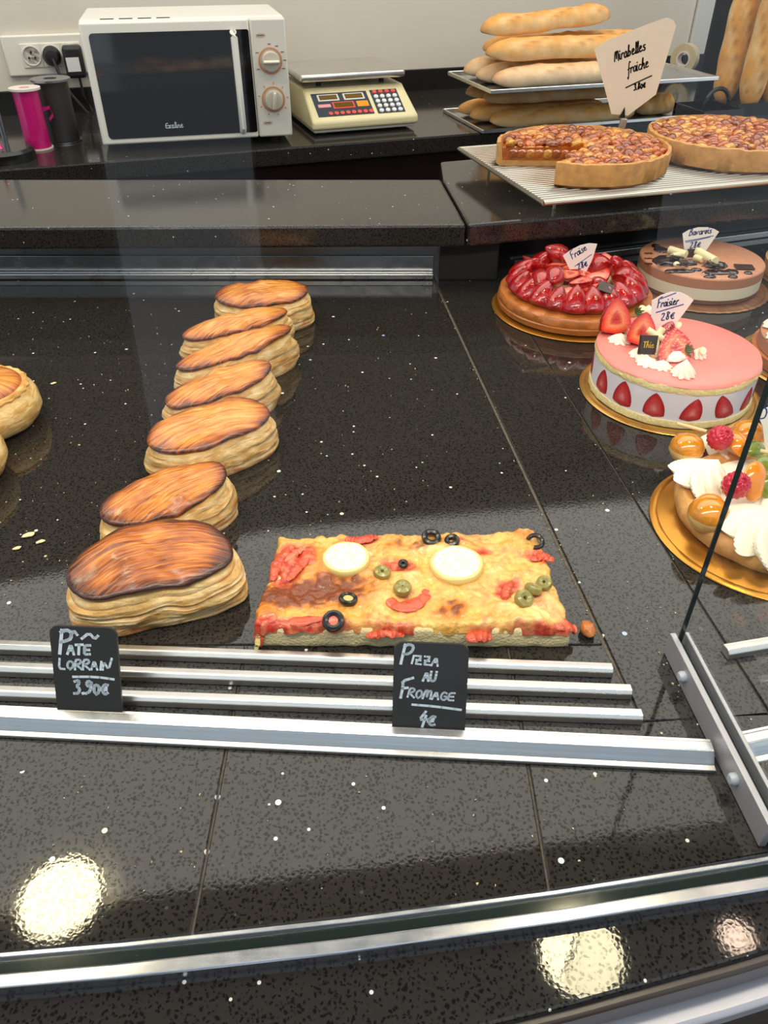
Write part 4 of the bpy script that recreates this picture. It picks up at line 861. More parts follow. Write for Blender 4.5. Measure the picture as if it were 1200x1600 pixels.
# ------------------------------------------------------------------ pizza
def pizza():
    FL, FR, BR, BL = Vector((-0.100, 0.4055)), Vector((0.143, 0.4045)), Vector((0.133, 0.5230)), Vector((-0.091, 0.5135))
    o0 = Vector((0.022, 0.455, 0.0))
    t = thing('pizza_slice', 'rectangular slice of cheese pizza with olives and goat cheese rounds', 'pizza', (o0.x, o0.y, EPS))
    def quad(u, v): return (FL * (1 - u) + FR * u) * (1 - v) + (BL * (1 - u) + BR * u) * v
    HT = 0.0235
    def px(x, y): return P(x, y, HT + 0.002)
    def blob(pt, c, rx, ry): return math.exp(-(((pt.x - c.x) / rx) ** 2 + ((pt.y - c.y) / ry) ** 2))
    browns = [(480, 922, .048, .017, 1.05), (428, 930, .030, .014, .8), (535, 908, .026, .012, .8), (690, 905, .02, .008, .25), (780, 960, .015, .01, .35), (840, 835, .02, .008, .5), (650, 848, .030, .009, .7), (712, 943, .012, .008, .7), (700, 958, .016, .008, .5), (745, 850, .010, .008, .4), (560, 860, .02, .01, .35), (590, 965, .02, .008, .35), (770, 935, .012, .008, .3)]
    reds = [(600, 880, .012, .008, .7), (760, 858, .014, .008, .7), (730, 915, .012, .006, .5), (560, 990, .02, .006, .8), (690, 985, .02, .005, .7), (860, 990, .02, .006, .9), (455, 868, .026, .018, 1.0), (436, 890, .016, .020, 1.0), (412, 985, .012, .016, 1.1), (560, 838, .02, .006, .8), (470, 972, .034, .007, 1.0), (632, 880, .014, .008, .8), (645, 930, .018, .010, .6), (848, 868, .020, .009, .9), (790, 918, .010, .013, 1.0), (745, 990, .022, .007, 1.2), (620, 982, .018, .008, 1.0), (820, 982, .03, .006, .8), (880, 975, .012, .007, 1.0), (700, 838, .02, .004, .6)]
    creams = [(850, 930, .02, .02, .7), (640, 905, .02, .01, .4), (725, 925, .025, .01, .4), (820, 950, .022, .018, .8), (680, 855, .02, .012, .5), (600, 940, .012, .02, .5), (760, 880, .02, .012, .5), (560, 985, .02, .006, .5)]
    cB = [(px(a, b), c, d, e) for a, b, c, d, e in browns]; cR = [(px(a, b), c, d, e) for a, b, c, d, e in reds]; cC = [(px(a, b), c, d, e) for a, b, c, d, e in creams]
    chz, org, brn, red, crm, pnk = srgb(238, 192, 100), srgb(222, 126, 30), srgb(122, 56, 24), srgb(196, 46, 22), srgb(246, 222, 150), srgb(226, 136, 92)
    nu, nv = 190, 92; vs = []; cs = []
    for j in range(nv + 1):
        for i in range(nu + 1):
            u, v = i / nu, j / nv
            p = quad(u, v); e = min(u * 0.24, (1 - u) * 0.24, v * 0.10, (1 - v) * 0.10)
            wob = 0.0035 * nz(p.x * 60, p.y * 60, 2) + 0.002 * nz(p.x * 170, p.y * 170, 4)
            if e < 0.012:
                out = (p - Vector((0.022, 0.456))); out = Vector((out.x / 0.12 if abs(u - 0.5) > 0.42 else 0, out.y / 0.05 if abs(v - 0.5) > 0.3 else 0))
                p = p + out * wob * (1 - e / 0.012)
            n1, n2 = nz(p.x * 70, p.y * 70, 11), nz(p.x * 190, p.y * 190, 5); n3 = nz(p.x * 28, p.y * 28, 8)
            b = sum(k * blob(p, c, rx, ry) for c, rx, ry, k in cB); r = sum(k * blob(p, c, rx, ry) for c, rx, ry, k in cR); cr = sum(k * blob(p, c, rx, ry) for c, rx, ry, k in cC)
            col = lerp(chz, org, max(0, min(1, 0.26 + 0.9 * n3 + 0.6 * n1 + 0.9 * b)))
            col = lerp(col, crm, max(0, min(0.9, cr * (0.8 + n1) + max(0, n1 - 0.25))))
            col = lerp(col, pnk, max(0, min(0.7, -n3 * 1.2 + 0.4 * n2)))
            col = lerp(col, brn, max(0, min(0.95, (b - 0.42) * 1.7 + (1.1 * n2 + 0.8 * n1) * min(1, b * 2))))
            rk = max(0, min(1, (r - 0.32 + 0.5 * n1 + 0.35 * n2) * 2.6)); col = lerp(col, lerp(red, pnk, max(0, min(0.8, 0.2 + n2 * 1.4))), rk)
            z = HT + 0.0050 * n3 + 0.0034 * n1 + 0.0017 * n2 - 0.0022 * rk + 0.0015 * cr
            k = max(0, 1 - e / 0.005); z -= 0.0045 * k * k
            if e < 1e-6: z = 0.0140 + 0.0055 * nz(p.x * 55, p.y * 55, 21)
            vs.append((p.x - o0.x, p.y - o0.y, z)); cs.append(col)
    fs = [(j * (nu + 1) + i, j * (nu + 1) + i + 1, (j + 1) * (nu + 1) + i + 1, (j + 1) * (nu + 1) + i) for j in range(nv) for i in range(nu)]
    obj('cheese_topping', MB().add(vs, fs, cs), 'pizza_top', t, angle=0)
    # bread base with rough cut sides
    pts = []
    for a, b, n in ((FL, FR, 60), (FR, BR, 26), (BR, BL, 60), (BL, FL, 26)):
        for k in range(n): pts.append(a + (b - a) * (k / n))
    cen = Vector((0.022, 0.456)); m = len(pts); vs = []; lv = [(0.0, 0.985), (0.002, 0.998), (0.006, 0.995), (0.010, 0.992), (0.015, 0.985), (0.019, 0.96)]
    for z, s in lv:
        for k, p in enumerate(pts):
            q = cen + (p - cen) * s; w = 0.0016 * nz(p.x * 130, p.y * 130, z * 220)
            d = (p - cen).normalized(); vs.append((q.x + d.x * w - o0.x, q.y + d.y * w - o0.y, z + (0.0012 * nz(p.x * 90, p.y * 90, 6) if 0 < z else 0)))
    fs = [(k * m + i, k * m + (i + 1) % m, (k + 1) * m + (i + 1) % m, (k + 1) * m + i) for k in range(len(lv) - 1) for i in range(m)]
    fs += [tuple(range(m))[::-1], tuple(range((len(lv) - 1) * m, len(lv) * m))]
    obj('bread_base', MB().add(vs, fs), 'pizza_crumb', t, angle=0)
    def L(x, y, z): q = P(x, y, z); return Vector((q.x - o0.x, q.y - o0.y, z))
    # goat cheese rounds
    for x, y, r, sd in ((541, 876, 0.0200, 1), (713, 885, 0.0222, 2)):
        g = lambda rr_, z, a, sd=sd: (rr_ * (1 + 0.03 * nz(math.cos(a) * 1.5, math.sin(a) * 1.5, sd)), z + 0.0004 * nz(rr_ * 200 * math.cos(a), rr_ * 200 * math.sin(a), sd))
        c = L(x, y, HT)
        ro = obj('goat_cheese', MB().lathe([(r * 0.9, -0.003), (r, 0.000), (r * 1.0, 0.0042), (r * 0.955, 0.0054), (r * 0.88, 0.0056), (0, 0.0054)], 48, g), 'goat_rind', t, loc=(c.x, c.y, HT - 0.0012))
        obj('white_curd', MB().lathe([(r * 0.88, 0.0050), (r * 0.85, 0.0060)] + [(r * 0.85 * (1 - k / 8), 0.0060) for k in range(1, 9)], 48, g, col=lambda a, b, c_: lerp(srgb(248, 244, 222), srgb(232, 220, 176), max(0, min(1, 1.6 * nz(a * 260 * math.cos(c_), a * 260 * math.sin(c_), 4) + 0.2)))), 'goat', ro)
    # olives
    def ring(x, y, R, rr_, mat, tilt, arc=2 * PI, a0=0.0, core=None):
        c = L(x, y, HT + 0.002)
        prof = [(R + rr_ * math.cos(k * PI / 4), rr_ * 1.15 * math.sin(k * PI / 4)) for k in range(8)]
        o = obj('olive_ring', MB().lathe(prof, 28, a0=a0, a1=a0 + arc, closed=True), mat, t, loc=(c.x, c.y, HT + 0.0030), rot=tilt)
        if core: obj('olive_flesh', MB().lathe([(R * 0.95, -0.001), (R * 0.7, 0.0008), (0, 0.0004)], 16), core, o)
    for x, y, R, rr_, tl, ar, a0, co in ((674, 842, .0060, .0027, (0.25, 0.1, 0), 2 * PI, 0, None), (706, 847, .0044, .0025, (0.2, -0.2, 0), 2 * PI, 0, None), (836, 848, .0062, .0020, (0.3, 0, 0), 4.6, -1.9, None), (630, 883, .0026, .0018, (0.1, 0, 0), 2 * PI, 0, None), (544, 938, .0056, .0020, (-0.1, 0.1, 0), 2 * PI, 0, 'olive_in'), (521, 972, .0060, .0027, (0.5, 0, 0), 2 * PI, 0, 'tomato')):
        ring(x, y, R, rr_, 'olive_black', tl, ar, a0, co)
    for x, y, R, rr_, tl in ((597, 897, .0040, .0034, (0.1, 0.1, 0)), (629, 921, .0036, .0040, (0.2, 0, 0)), (818, 938, .0044, .0036, (0.5, 0.2, 0.4)), (833, 922, .0044, .0030, (-0.3, 0.4, 0.2)), (850, 913, .0036, .0032, (0.3, -0.3, 0))):
        ring(x, y, R, rr_, 'olive_green', tl)
    # tomato and ham strips
    def stripe(name, pts, w, th, mat, sd):
        q = [L(x, y, z) for x, y, z in pts]; n = 22; path = []
        for k in range(n + 1):
            f = k / n * (len(q) - 1); i = min(int(f), len(q) - 2); g = f - i; path.append(q[i].lerp(q[i + 1], g) + Vector((0, 0, 0.0022 * nz(k * 0.5, sd) - 0.0022)))
        obj(name, MB().tube(path, lambda u: 1.25 * w * (0.35 + 0.65 * math.sin(PI * min(1, max(0, u))) ** 0.5) * (1 + 0.35 * nz(u * 6, sd)), 12, sq=th * 0.8), mat, t)
    stripe('tomato_strip', [(606, 934, .0255), (622, 946, .0252), (645, 944, .0252), (664, 932, .0252), (668, 918, .0250)], 0.0048, 0.34, 'tomato', 1)
    stripe('tomato_strip', [(404, 1008, .006), (405, 985, .016), (430, 972, .021), (470, 968, .024), (515, 962, .026)], 0.0042, 0.5, 'tomato', 2)
    stripe('tomato_strip', [(448, 905, .026), (470, 880, .027), (488, 855, .027)], 0.0034, 0.5, 'tomato', 3)
    stripe('tomato_strip', [(425, 905, .023), (432, 880, .025), (450, 855, .025)], 0.0036, 0.6, 'tomato', 4)
    stripe('tomato_strip', [(540, 840, .025), (560, 842, .026), (590, 836, .025)], 0.0038, 0.5, 'tomato', 5)
    stripe('ham_strip', [(445, 875, .027), (462, 862, .028), (476, 852, .027)], 0.0026, 0.7, 'ham', 6)
    stripe('tomato_strip', [(729, 996, .017), (748, 990, .019), (768, 994, .017)], 0.0050, 0.5, 'tomato', 7)
    stripe('tomato_strip', [(572, 990, .016), (600, 984, .019), (632, 988, .017)], 0.0046, 0.5, 'tomato', 8)
    stripe('tomato_strip', [(868, 978, .021), (885, 974, .019), (900, 982, .012)], 0.0048, 0.5, 'tomato', 9)
    stripe('tomato_strip', [(800, 905, .027), (792, 920, .027), (788, 935, .0265)], 0.0028, 0.6, 'tomato', 10)
    stripe('tomato_strip', [(830, 872, .026), (850, 866, .026), (866, 874, .025)], 0.0034, 0.5, 'tomato', 11)
    stripe('cheese_string', [(403, 990, .016), (402, 1004, .010), (399, 1014, .0060)], 0.0018, 0.6, 'goat_rind', 12)
pizza()
c = P(917, 990, 0)
o = obj('pizza_crumb', MB().blob((0, 0, 0.0042), (0.006, 0.0085, 0.0042), 18, 10, lambda d: 1 + 0.25 * nz(d.x * 3, d.y * 3, d.z * 3)), 'crust_brown', loc=(c.x, c.y, 0.0009))
tag(o, 'small golden crust crumb lying right of the pizza slice', 'crumb')

# ------------------------------------------------------------------ berries, cream and other small shapes
def berry_r(t): return min(1, (t / 0.10)) ** 0.5 * max(0, 1 - max(0, (t - 0.25) / 0.75) ** 1.7) ** 0.75
def berry(L, R, cut=False, seed=0):
    """strawberry along +z, stem at the bottom; a cut one is half, its flat face towards -y"""
    mb = MB(); n = 22; prof = [(R * berry_r(k / n), L * k / n) for k in range(n + 1)]
    red, deep = srgb(196, 16, 20), srgb(146, 6, 14)
    wob = lambda r, z, a: (r * (1 + 0.05 * nz(math.cos(a) * 1.5 + seed, math.sin(a) * 1.5, z * 60)), z)
    skin = lambda r, z, a: lerp(red, deep, max(0, min(1, 0.5 + nz(a, z * 80, seed))))
    if not cut: return mb.lathe(prof, 26, wob, col=skin)
    mb.lathe(prof, 16, wob, a0=0, a1=PI, col=skin)
    cols = [srgb(190, 50, 50), srgb(214, 70, 58), srgb(250, 150, 104), srgb(240, 84, 52), srgb(206, 26, 30)]
    sc = [0.0, 0.26, 0.48, 0.80, 1.0]; vs = []; cs = []; zc = L * 0.40
    ol_ = [(r, z) for r, z in prof] + [(-r, z) for r, z in reversed(prof[1:-1])]
    for s, c in zip(sc, cols):
        for r, z in ol_: vs.append((r * s, -0.0003 + 0.0012 * (1 - s) , zc + (z - zc) * s)); cs.append(c)
    m = len(ol_)
    fs = [(k * m + i, k * m + (i + 1) % m, (k + 1) * m + (i + 1) % m, (k + 1) * m + i) for k in range(len(sc) - 1) for i in range(m)]
    mb.add(vs, fs, cs); return mb
def rosette(R, H, lobes=9, twist=0.6, amp=0.16):
    n = 16
    prof = [(R * 0.86, 0.0)] + [(R * (1 - (k / n) ** 1.25) * (1.0 if k else 1), H * (0.06 + 0.94 * (k / n) ** 0.95)) for k in range(n + 1)]
    def f(r, z, a):
        w = (0.5 + 0.5 * math.cos(lobes * (a + twist * z / H)))
        return (r * (1 + amp * (w ** 0.7 - 0.55) * 2 * min(1, r / R * 1.6)), z)
    return MB().lathe(prof, 90, f)
def bar(a, b, r, n=10): return MB().tube([a, (Vector(a) + Vector(b)) / 2, b], r, n)
def board(c, R, mat, label, scal=0.0, th=0.0018):
    f = (lambda r, z, a: (r * (1 + scal * math.cos(44 * a)) if r > R * 0.9 else r, z)) if scal else None
    n = 176 if scal else 72
    t = thing('cake_board', label, 'cake board', (c[0], c[1], EPS), group='round cake boards')
    obj('disc', MB().lathe([(0, 0), (R * 0.985, 0), (R, th * 0.5), (R * 0.985, th), (0, th)], n, f), mat, t)
    obj('raised_rim', MB().lathe([(R * 0.93, th), (R * 0.955, th + 0.0009), (R * 0.98, th)], n, f, closed=True), mat, t)
    return EPS * 2 + th

# ------------------------------------------------------------------ strawberry sponge cake with pink top
def fraisier():
    cx, cy, R = 0.338, 0.812, 0.0925
    z0 = board((cx, cy - 0.002), 0.1035, 'gold', 'gold cake board under the pink topped strawberry cake') + 0.0009
    t = thing('strawberry_cake', 'round white strawberry cake with smooth pink top and halved berries', 'cake', (cx, cy, z0))
    H = 0.0515; rough = lambda k, s: (lambda r, z, a: (r * (1 + k * nz(math.cos(a) * 9, math.sin(a) * 9, z * 300 + s)), z + 0.0008 * nz(math.cos(a) * 7, math.sin(a) * 7, s)))
    obj('sponge_base', MB().lathe([(0, 0), (R, 0), (R * 1.004, 0.004), (R * 0.995, 0.0075), (0, 0.0075)], 120, rough(0.010, 1)), 'sponge', t)
    obj('cream_wall', MB().lathe([(0, 0.0072), (R * 0.985, 0.0072), (R * 0.985, 0.0415), (0, 0.0415)], 96), 'mousse_white', t)
    obj('sponge_top', MB().lathe([(0, 0.0405), (R * 0.992, 0.0405), (R * 1.0, 0.0445), (R * 0.985, 0.0490), (0, 0.0490)], 120, rough(0.012, 5)), 'sponge', t)
    def edge(r, z, a):
        if r > R * 0.8: return (r * (1 + 0.010 * nz(math.cos(a) * 3, math.sin(a) * 3, 2)), z - 0.0014 * (1 + nz(math.cos(a) * 3.5, math.sin(a) * 3.5, 6)) * (r > R * 0.97))
        return (r, z)
    obj('pink_glaze', MB().lathe([(0, 0.0488), (R * 0.975, 0.0488), (R * 0.992, 0.0498), (R * 0.985, 0.0512), (R * 0.95, H), (R * 0.6, H), (0, H)], 120, edge), 'pink_glaze', t)
    # flat strawberry slices set into the side
    n = 18; zs = 0.0085; Hs = 0.0305
    for k, (deg, s, lean) in enumerate(((-164, 0.95, 0.06), (-142, 1.0, 0.0), (-118, 0.95, -0.05), (-93, 0.92, 0.12), (-69, 1.0, -0.45), (-45, 0.9, 0.1), (-22, 1.0, 0), (2, 0.95, 0.1), (30, 1, 0), (60, 1, 0), (95, 1, 0), (130, 1, 0), (165, 1, 0))):
        a = math.radians(deg); vs = []; cs = []
        cols = [srgb(236, 150, 146), srgb(216, 82, 78), srgb(196, 44, 46), srgb(164, 20, 30)]
        out = [(0.0125 * berry_r(q / n), Hs * q / n) for q in range(n + 1)]; ol_ = out + [(-r, z) for r, z in reversed(out[1:-1])]
        for sc, c in zip((0.0, 0.4, 0.78, 1.0), cols):
            for r, z in ol_:
                x = r * sc * s; zz = Hs * 0.36 + (z - Hs * 0.36) * sc; x += lean * (zz - 0.010)
                aa = a + x / R; rr_ = R * 0.985 + (0.0009 if sc < 0.95 else 0.0002)
                vs.append((rr_ * math.cos(aa), rr_ * math.sin(aa), zs + zz * s)); cs.append(c)
        m = len(ol_); fs = [(q * m + i, q * m + (i + 1) % m, (q + 1) * m + (i + 1) % m, (q + 1) * m + i) for q in range(3) for i in range(m)]
        obj('strawberry_slice', MB().add(vs, fs, cs), 'cutberry', t, angle=0)
    def at(x, y, z=0): q = P(x, y, z0 + H + z); return Vector((q.x - cx, q.y - cy, H + z))
    for x, y, r, h in ((968, 533, .0125, .010), (1000, 556, .0115, .012), (1012, 568, .0120, .008), (1034, 574, .0105, .009), (1067, 586, .0120, .019), (1090, 557, .0090, .011), (1012, 488, .0080, .010), (1052, 512, .007, .008)):
        obj('cream_rosette', rosette(r, h), 'cream', t, loc=at(x, y))
    bm_ = {}
    for x, y, L, R_, rot in ((944, 522, .042, .0200, (-0.42, 0.10, 0.25)), (982, 540, .038, .0185, (-0.45, 0.22, 0.12)), (1040, 566, .038, .0195, (-0.60, -0.10, 0.05))):
        o = obj('strawberry_half', berry(L, R_, True, x), 'berry', t, loc=at(x + 18, y, 0.002), rot=rot, angle=0.8)
    obj('whole_strawberry', berry(0.026, 0.012, False, 4), 'berry', t, loc=at(1034, 535, 0.002), rot=(-0.3, 0.4, 0))
    def leafs(x, y, z, L, rot):
        mb = MB()
        for k in range(5):
            a = k * 0.5 - 1.0; d = Vector((math.sin(a), 0, math.cos(a))); s = Vector((math.cos(a), 0, -math.sin(a)))
            mb.add([(0, 0, 0), d * L * 0.5 + s * L * 0.14, d * L + Vector((0, -L * 0.2, 0)), d * L * 0.5 - s * L * 0.14 + Vector((0, 0.0008, 0))], [(0, 1, 2, 3)])
            mb.add([(0, 0.0008, 0), d * L * 0.5 + s * L * 0.14 + Vector((0, 0.0008, 0)), d * L + Vector((0, -L * 0.2 + 0.0008, 0)), d * L * 0.5 - s * L * 0.14 + Vector((0, 0.0016, 0))], [(3, 2, 1, 0)])
        obj('green_calyx', mb, 'leaf', t, loc=at(x, y, z), rot=rot)
    leafs(984, 512, 0.012, 0.014, (0.2, 2.6, 0)); leafs(992, 490, 0.020, 0.012, (0.3, 1.0, 0)); leafs(1052, 528, 0.013, 0.011, (0.6, 0.4, 0)); leafs(1070, 548, 0.014, 0.011, (0.2, 1.2, 0))
    a, b = at(1018, 540, 0.004), at(1036, 512, 0.024); obj('white_chocolate_stick', bar(a, b, 0.0042), 'white_choc', t)
    a, b = at(1012, 515, 0.022), at(1047, 537, 0.010); obj('white_chocolate_stick', bar(a, b, 0.0036), 'white_choc', t)
    a, b = at(1026, 530, 0.012), at(1022, 556, 0.003); obj('white_chocolate_stick', bar(a, b, 0.0040), 'white_choc', t)
    for x, y in ((1004, 482), (1098, 548), (1060, 508)): obj('almond_flake', MB().blob((0, 0, 0), (0.006, 0.004, 0.0018), 12, 6), 'white_choc', t, loc=at(x, y, 0.010), rot=(0.5, 0.3, x))
    q = at(1009, 562, 0.0)
    pl = obj('chocolate_plaque', MB().box((0, 0, 0.012), (0.0205, 0.0022, 0.021)), 'choc', t, smooth=False, loc=(q.x, q.y + 0.002, H + 0.004), rot=(-0.30, 0.06, 0.05), bevel=0.0004)
    tx = MB(); write(tx, 'Thie', -0.0055, 0.009, 0.0075, 0.0009, slant=0.02, y=-0.0013, squeeze=0.95); obj('gold_lettering', tx, 'gold_ink', pl, smooth=False)
fraisier()

# ------------------------------------------------------------------ strawberry tart
def tart():
    cx, cy, R = 0.272, 1.055, 0.109
    z0 = board((cx, cy), 0.1160, 'gold_orange', 'orange gold board under the strawberry tart') + 0.0009
    t = thing('strawberry_tart', 'round tart heaped with shiny glazed strawberries on brown crust', 'tart', (cx, cy, z0))
    f = lambda r, z, a: (r * (1 + 0.008 * nz(math.cos(a) * 6, math.sin(a) * 6, z * 200)), z)
    obj('crust', MB().lathe([(0, 0), (R * 0.95, 0), (R * 0.99, 0.003), (R, 0.010), (R * 0.985, 0.0115), (R * 0.995, 0.013), (R * 0.985, 0.021), (R * 0.965, 0.0235), (R * 0.86, 0.0245), (0, 0.0240)], 120, f), 'crust_brown', t)
    obj('custard_layer', MB().lathe([(0, 0.0235), (R * 0.80, 0.0235), (R * 0.74, 0.030), (0, 0.034)], 72), 'cream_yellow', t)
    pool = [berry(0.038, 0.0165, False, s) for s in (1, 2, 3)]; half = [berry(0.034, 0.0145, True, s) for s in (4, 5)]
    pm = [obj('strawberry', p, 'berry', t, loc=(0, 0, 0)) for p in pool]; hm = [obj('strawberry_half', p, 'berry', t, angle=0.8) for p in half]
    used = {id(o): 0 for o in pm + hm}; rnd = random.Random(5)
    def put(o, loc, rot, sc=1.0):
        if used[id(o)]: o = copy(o, t)
        else: used[id(o)] = 1
        o.location = loc; o.rotation_euler = rot; o.scale = (sc,) * 3
    n = 21
    for k in range(n):                            # standing round the rim, tips leaning inward
        a = 2 * PI * k / n; put(pm[k % 3], (R * 0.80 * math.cos(a), R * 0.80 * math.sin(a), 0.0225), (0, -0.50 + rnd.uniform(-0.12, 0.12), a), rnd.uniform(0.92, 1.05))
    for rr_, m, z in ((0.57, 14, 0.046), (0.34, 9, 0.051), (0.10, 4, 0.054)):
        for k in range(m):
            a = 2 * PI * k / m + rnd.uniform(-0.2, 0.2); r = R * (rr_ + rnd.uniform(-0.04, 0.04))
            put(hm[k % 2] if rnd.random() < 0.75 else pm[k % 3], (r * math.cos(a), r * math.sin(a), z), (-PI / 2 + rnd.uniform(-0.35, 0.5), rnd.uniform(-0.3, 0.3), a + rnd.uniform(-0.9, 0.9)), rnd.uniform(0.8, 0.98))
    q = P(946, 452, z0 + 0.052); obj('chocolate_plaque', MB().box((0, 0, 0), (0.020, 0.017, 0.0022)), 'choc', t, smooth=False, loc=(q.x - cx, q.y - cy, 0.054), rot=(0.35, 0.15, -0.5), bevel=0.0004)
    for x, y in ((880, 425), (960, 426), (850, 433)):
        q = P(x, y, z0 + 0.052); obj('green_speck', MB().blob((0, 0, 0), (0.0028, 0.0018, 0.0012), 8, 5), 'leaf', t, loc=(q.x - cx, q.y - cy, 0.050))
    return cx, cy, z0
tart()

# ------------------------------------------------------------------ chocolate mousse cake
def bavarois():
    cx, cy, R = 0.478, 1.146, 0.0900
    z0 = board((cx - 0.002, cy - 0.010), 0.1040, 'cocoa_board', 'cocoa brown fluted board under the chocolate mousse cake', scal=0.006) + 0.0009
    t = thing('chocolate_mousse_cake', 'round chocolate and vanilla mousse cake with chocolate shavings on top', 'cake', (cx, cy, z0))
    obj('sponge_base', MB().lathe([(0, 0), (R * 0.985, 0), (R * 0.985, 0.006), (0, 0.006)], 96), 'choc_sponge', t)
    obj('vanilla_layer', MB().lathe([(0, 0.0058), (R * 0.998, 0.0058), (R, 0.0225), (0, 0.0225)], 96), 'vanilla', t)
    obj('chocolate_layer', MB().lathe([(0, 0.0224), (R * 1.001, 0.0224), (R * 1.001, 0.0355), (R * 0.985, 0.0368), (0, 0.0368)], 96), 'choc_mousse', t)
    H = 0.0372
    obj('speckled_top', MB().lathe([(0, 0.0366), (R * 0.984, 0.0366), (R * 0.975, H), (0, H)], 96), 'choc_top', t)
    def at(x, y, z=0): q = P(x, y, z0 + H + z); return Vector((q.x - cx, q.y - cy, H + z))
    for x, y, rx, ry, h in ((1046, 409, .026, .020, .007), (1062, 424, .022, .008, .003), (1076, 412, .012, .009, .006), (1122, 426, .024, .010, .003), (1118, 416, .017, .012, .007), (1033, 391, .011, .012, .004), (1025, 385, .007, .009, .003), (1143, 425, .010, .010, .003), (1109, 433, .009, .006, .003), (1145, 433, .007, .006, .003), (1088, 422, .008, .006, .003), (1169, 427, .006, .006, .0025)):
        obj('chocolate_drop', MB().blob((0, 0, 0), (rx, ry, h), 20, 8, lambda d, x=x: 1 + 0.14 * nz(d.x * 3 + x, d.y * 3, d.z * 2), vmin=0), 'choc_gloss', t, loc=at(x, y))
    rnd = random.Random(3)
    for k in range(16):
        x, y = (1046 + rnd.uniform(-18, 26), 405 + rnd.uniform(-7, 9)) if k < 10 else (1115 + rnd.uniform(-12, 16), 414 + rnd.uniform(-5, 5))
        obj('chocolate_shaving', MB().box((0, 0, 0), (rnd.uniform(.010, .018), .006, .0012)), 'choc', t, smooth=False, loc=at(x, y, 0.006 + rnd.uniform(0, .004)), rot=(rnd.uniform(-.5, .5), rnd.uniform(-.3, .3), rnd.uniform(0, 3)))
    for (a, b, r) in (((1046, 390, .008), (1072, 398, .008), .0058), ((1090, 393, .010), (1118, 408, .011), .0062), ((1050, 400, .007), (1062, 398, .007), .0045), ((1086, 402, .005), (1098, 406, .006), .0045)):
        obj('white_chocolate_roll', bar(at(a[0], a[1], a[2]), at(b[0], b[1], b[2]), r), 'white_choc', t)
    obj('white_bead', MB().blob((0, 0, 0), (.0048, .0048, .0040), 14, 8), 'white_choc', t, loc=at(1057, 413, .009))
    q = at(1079, 402); obj('chocolate_plaque', MB().box((0, 0, .006), (.0115, .002, .012)), 'choc', t, smooth=False, loc=q, rot=(-.3, 0, 0), bevel=.0004)
    q = at(1163, 417, .002); obj('chocolate_plaque', MB().box((0, 0, 0), (.026, .018, .002)), 'choc', t, smooth=False, loc=q, rot=(0, 0, -.1), bevel=.0004)
    for k in range(6):
        obj('stencil_mark', MB().lathe([(.0016, 0), (.0034, 0), (.0034, .0004), (.0016, .0004)], 18, closed=True), 'choc', t, loc=at(1010 + (k % 2) * 6, 396 + (k // 2) * 8, 0.0))
bavarois()

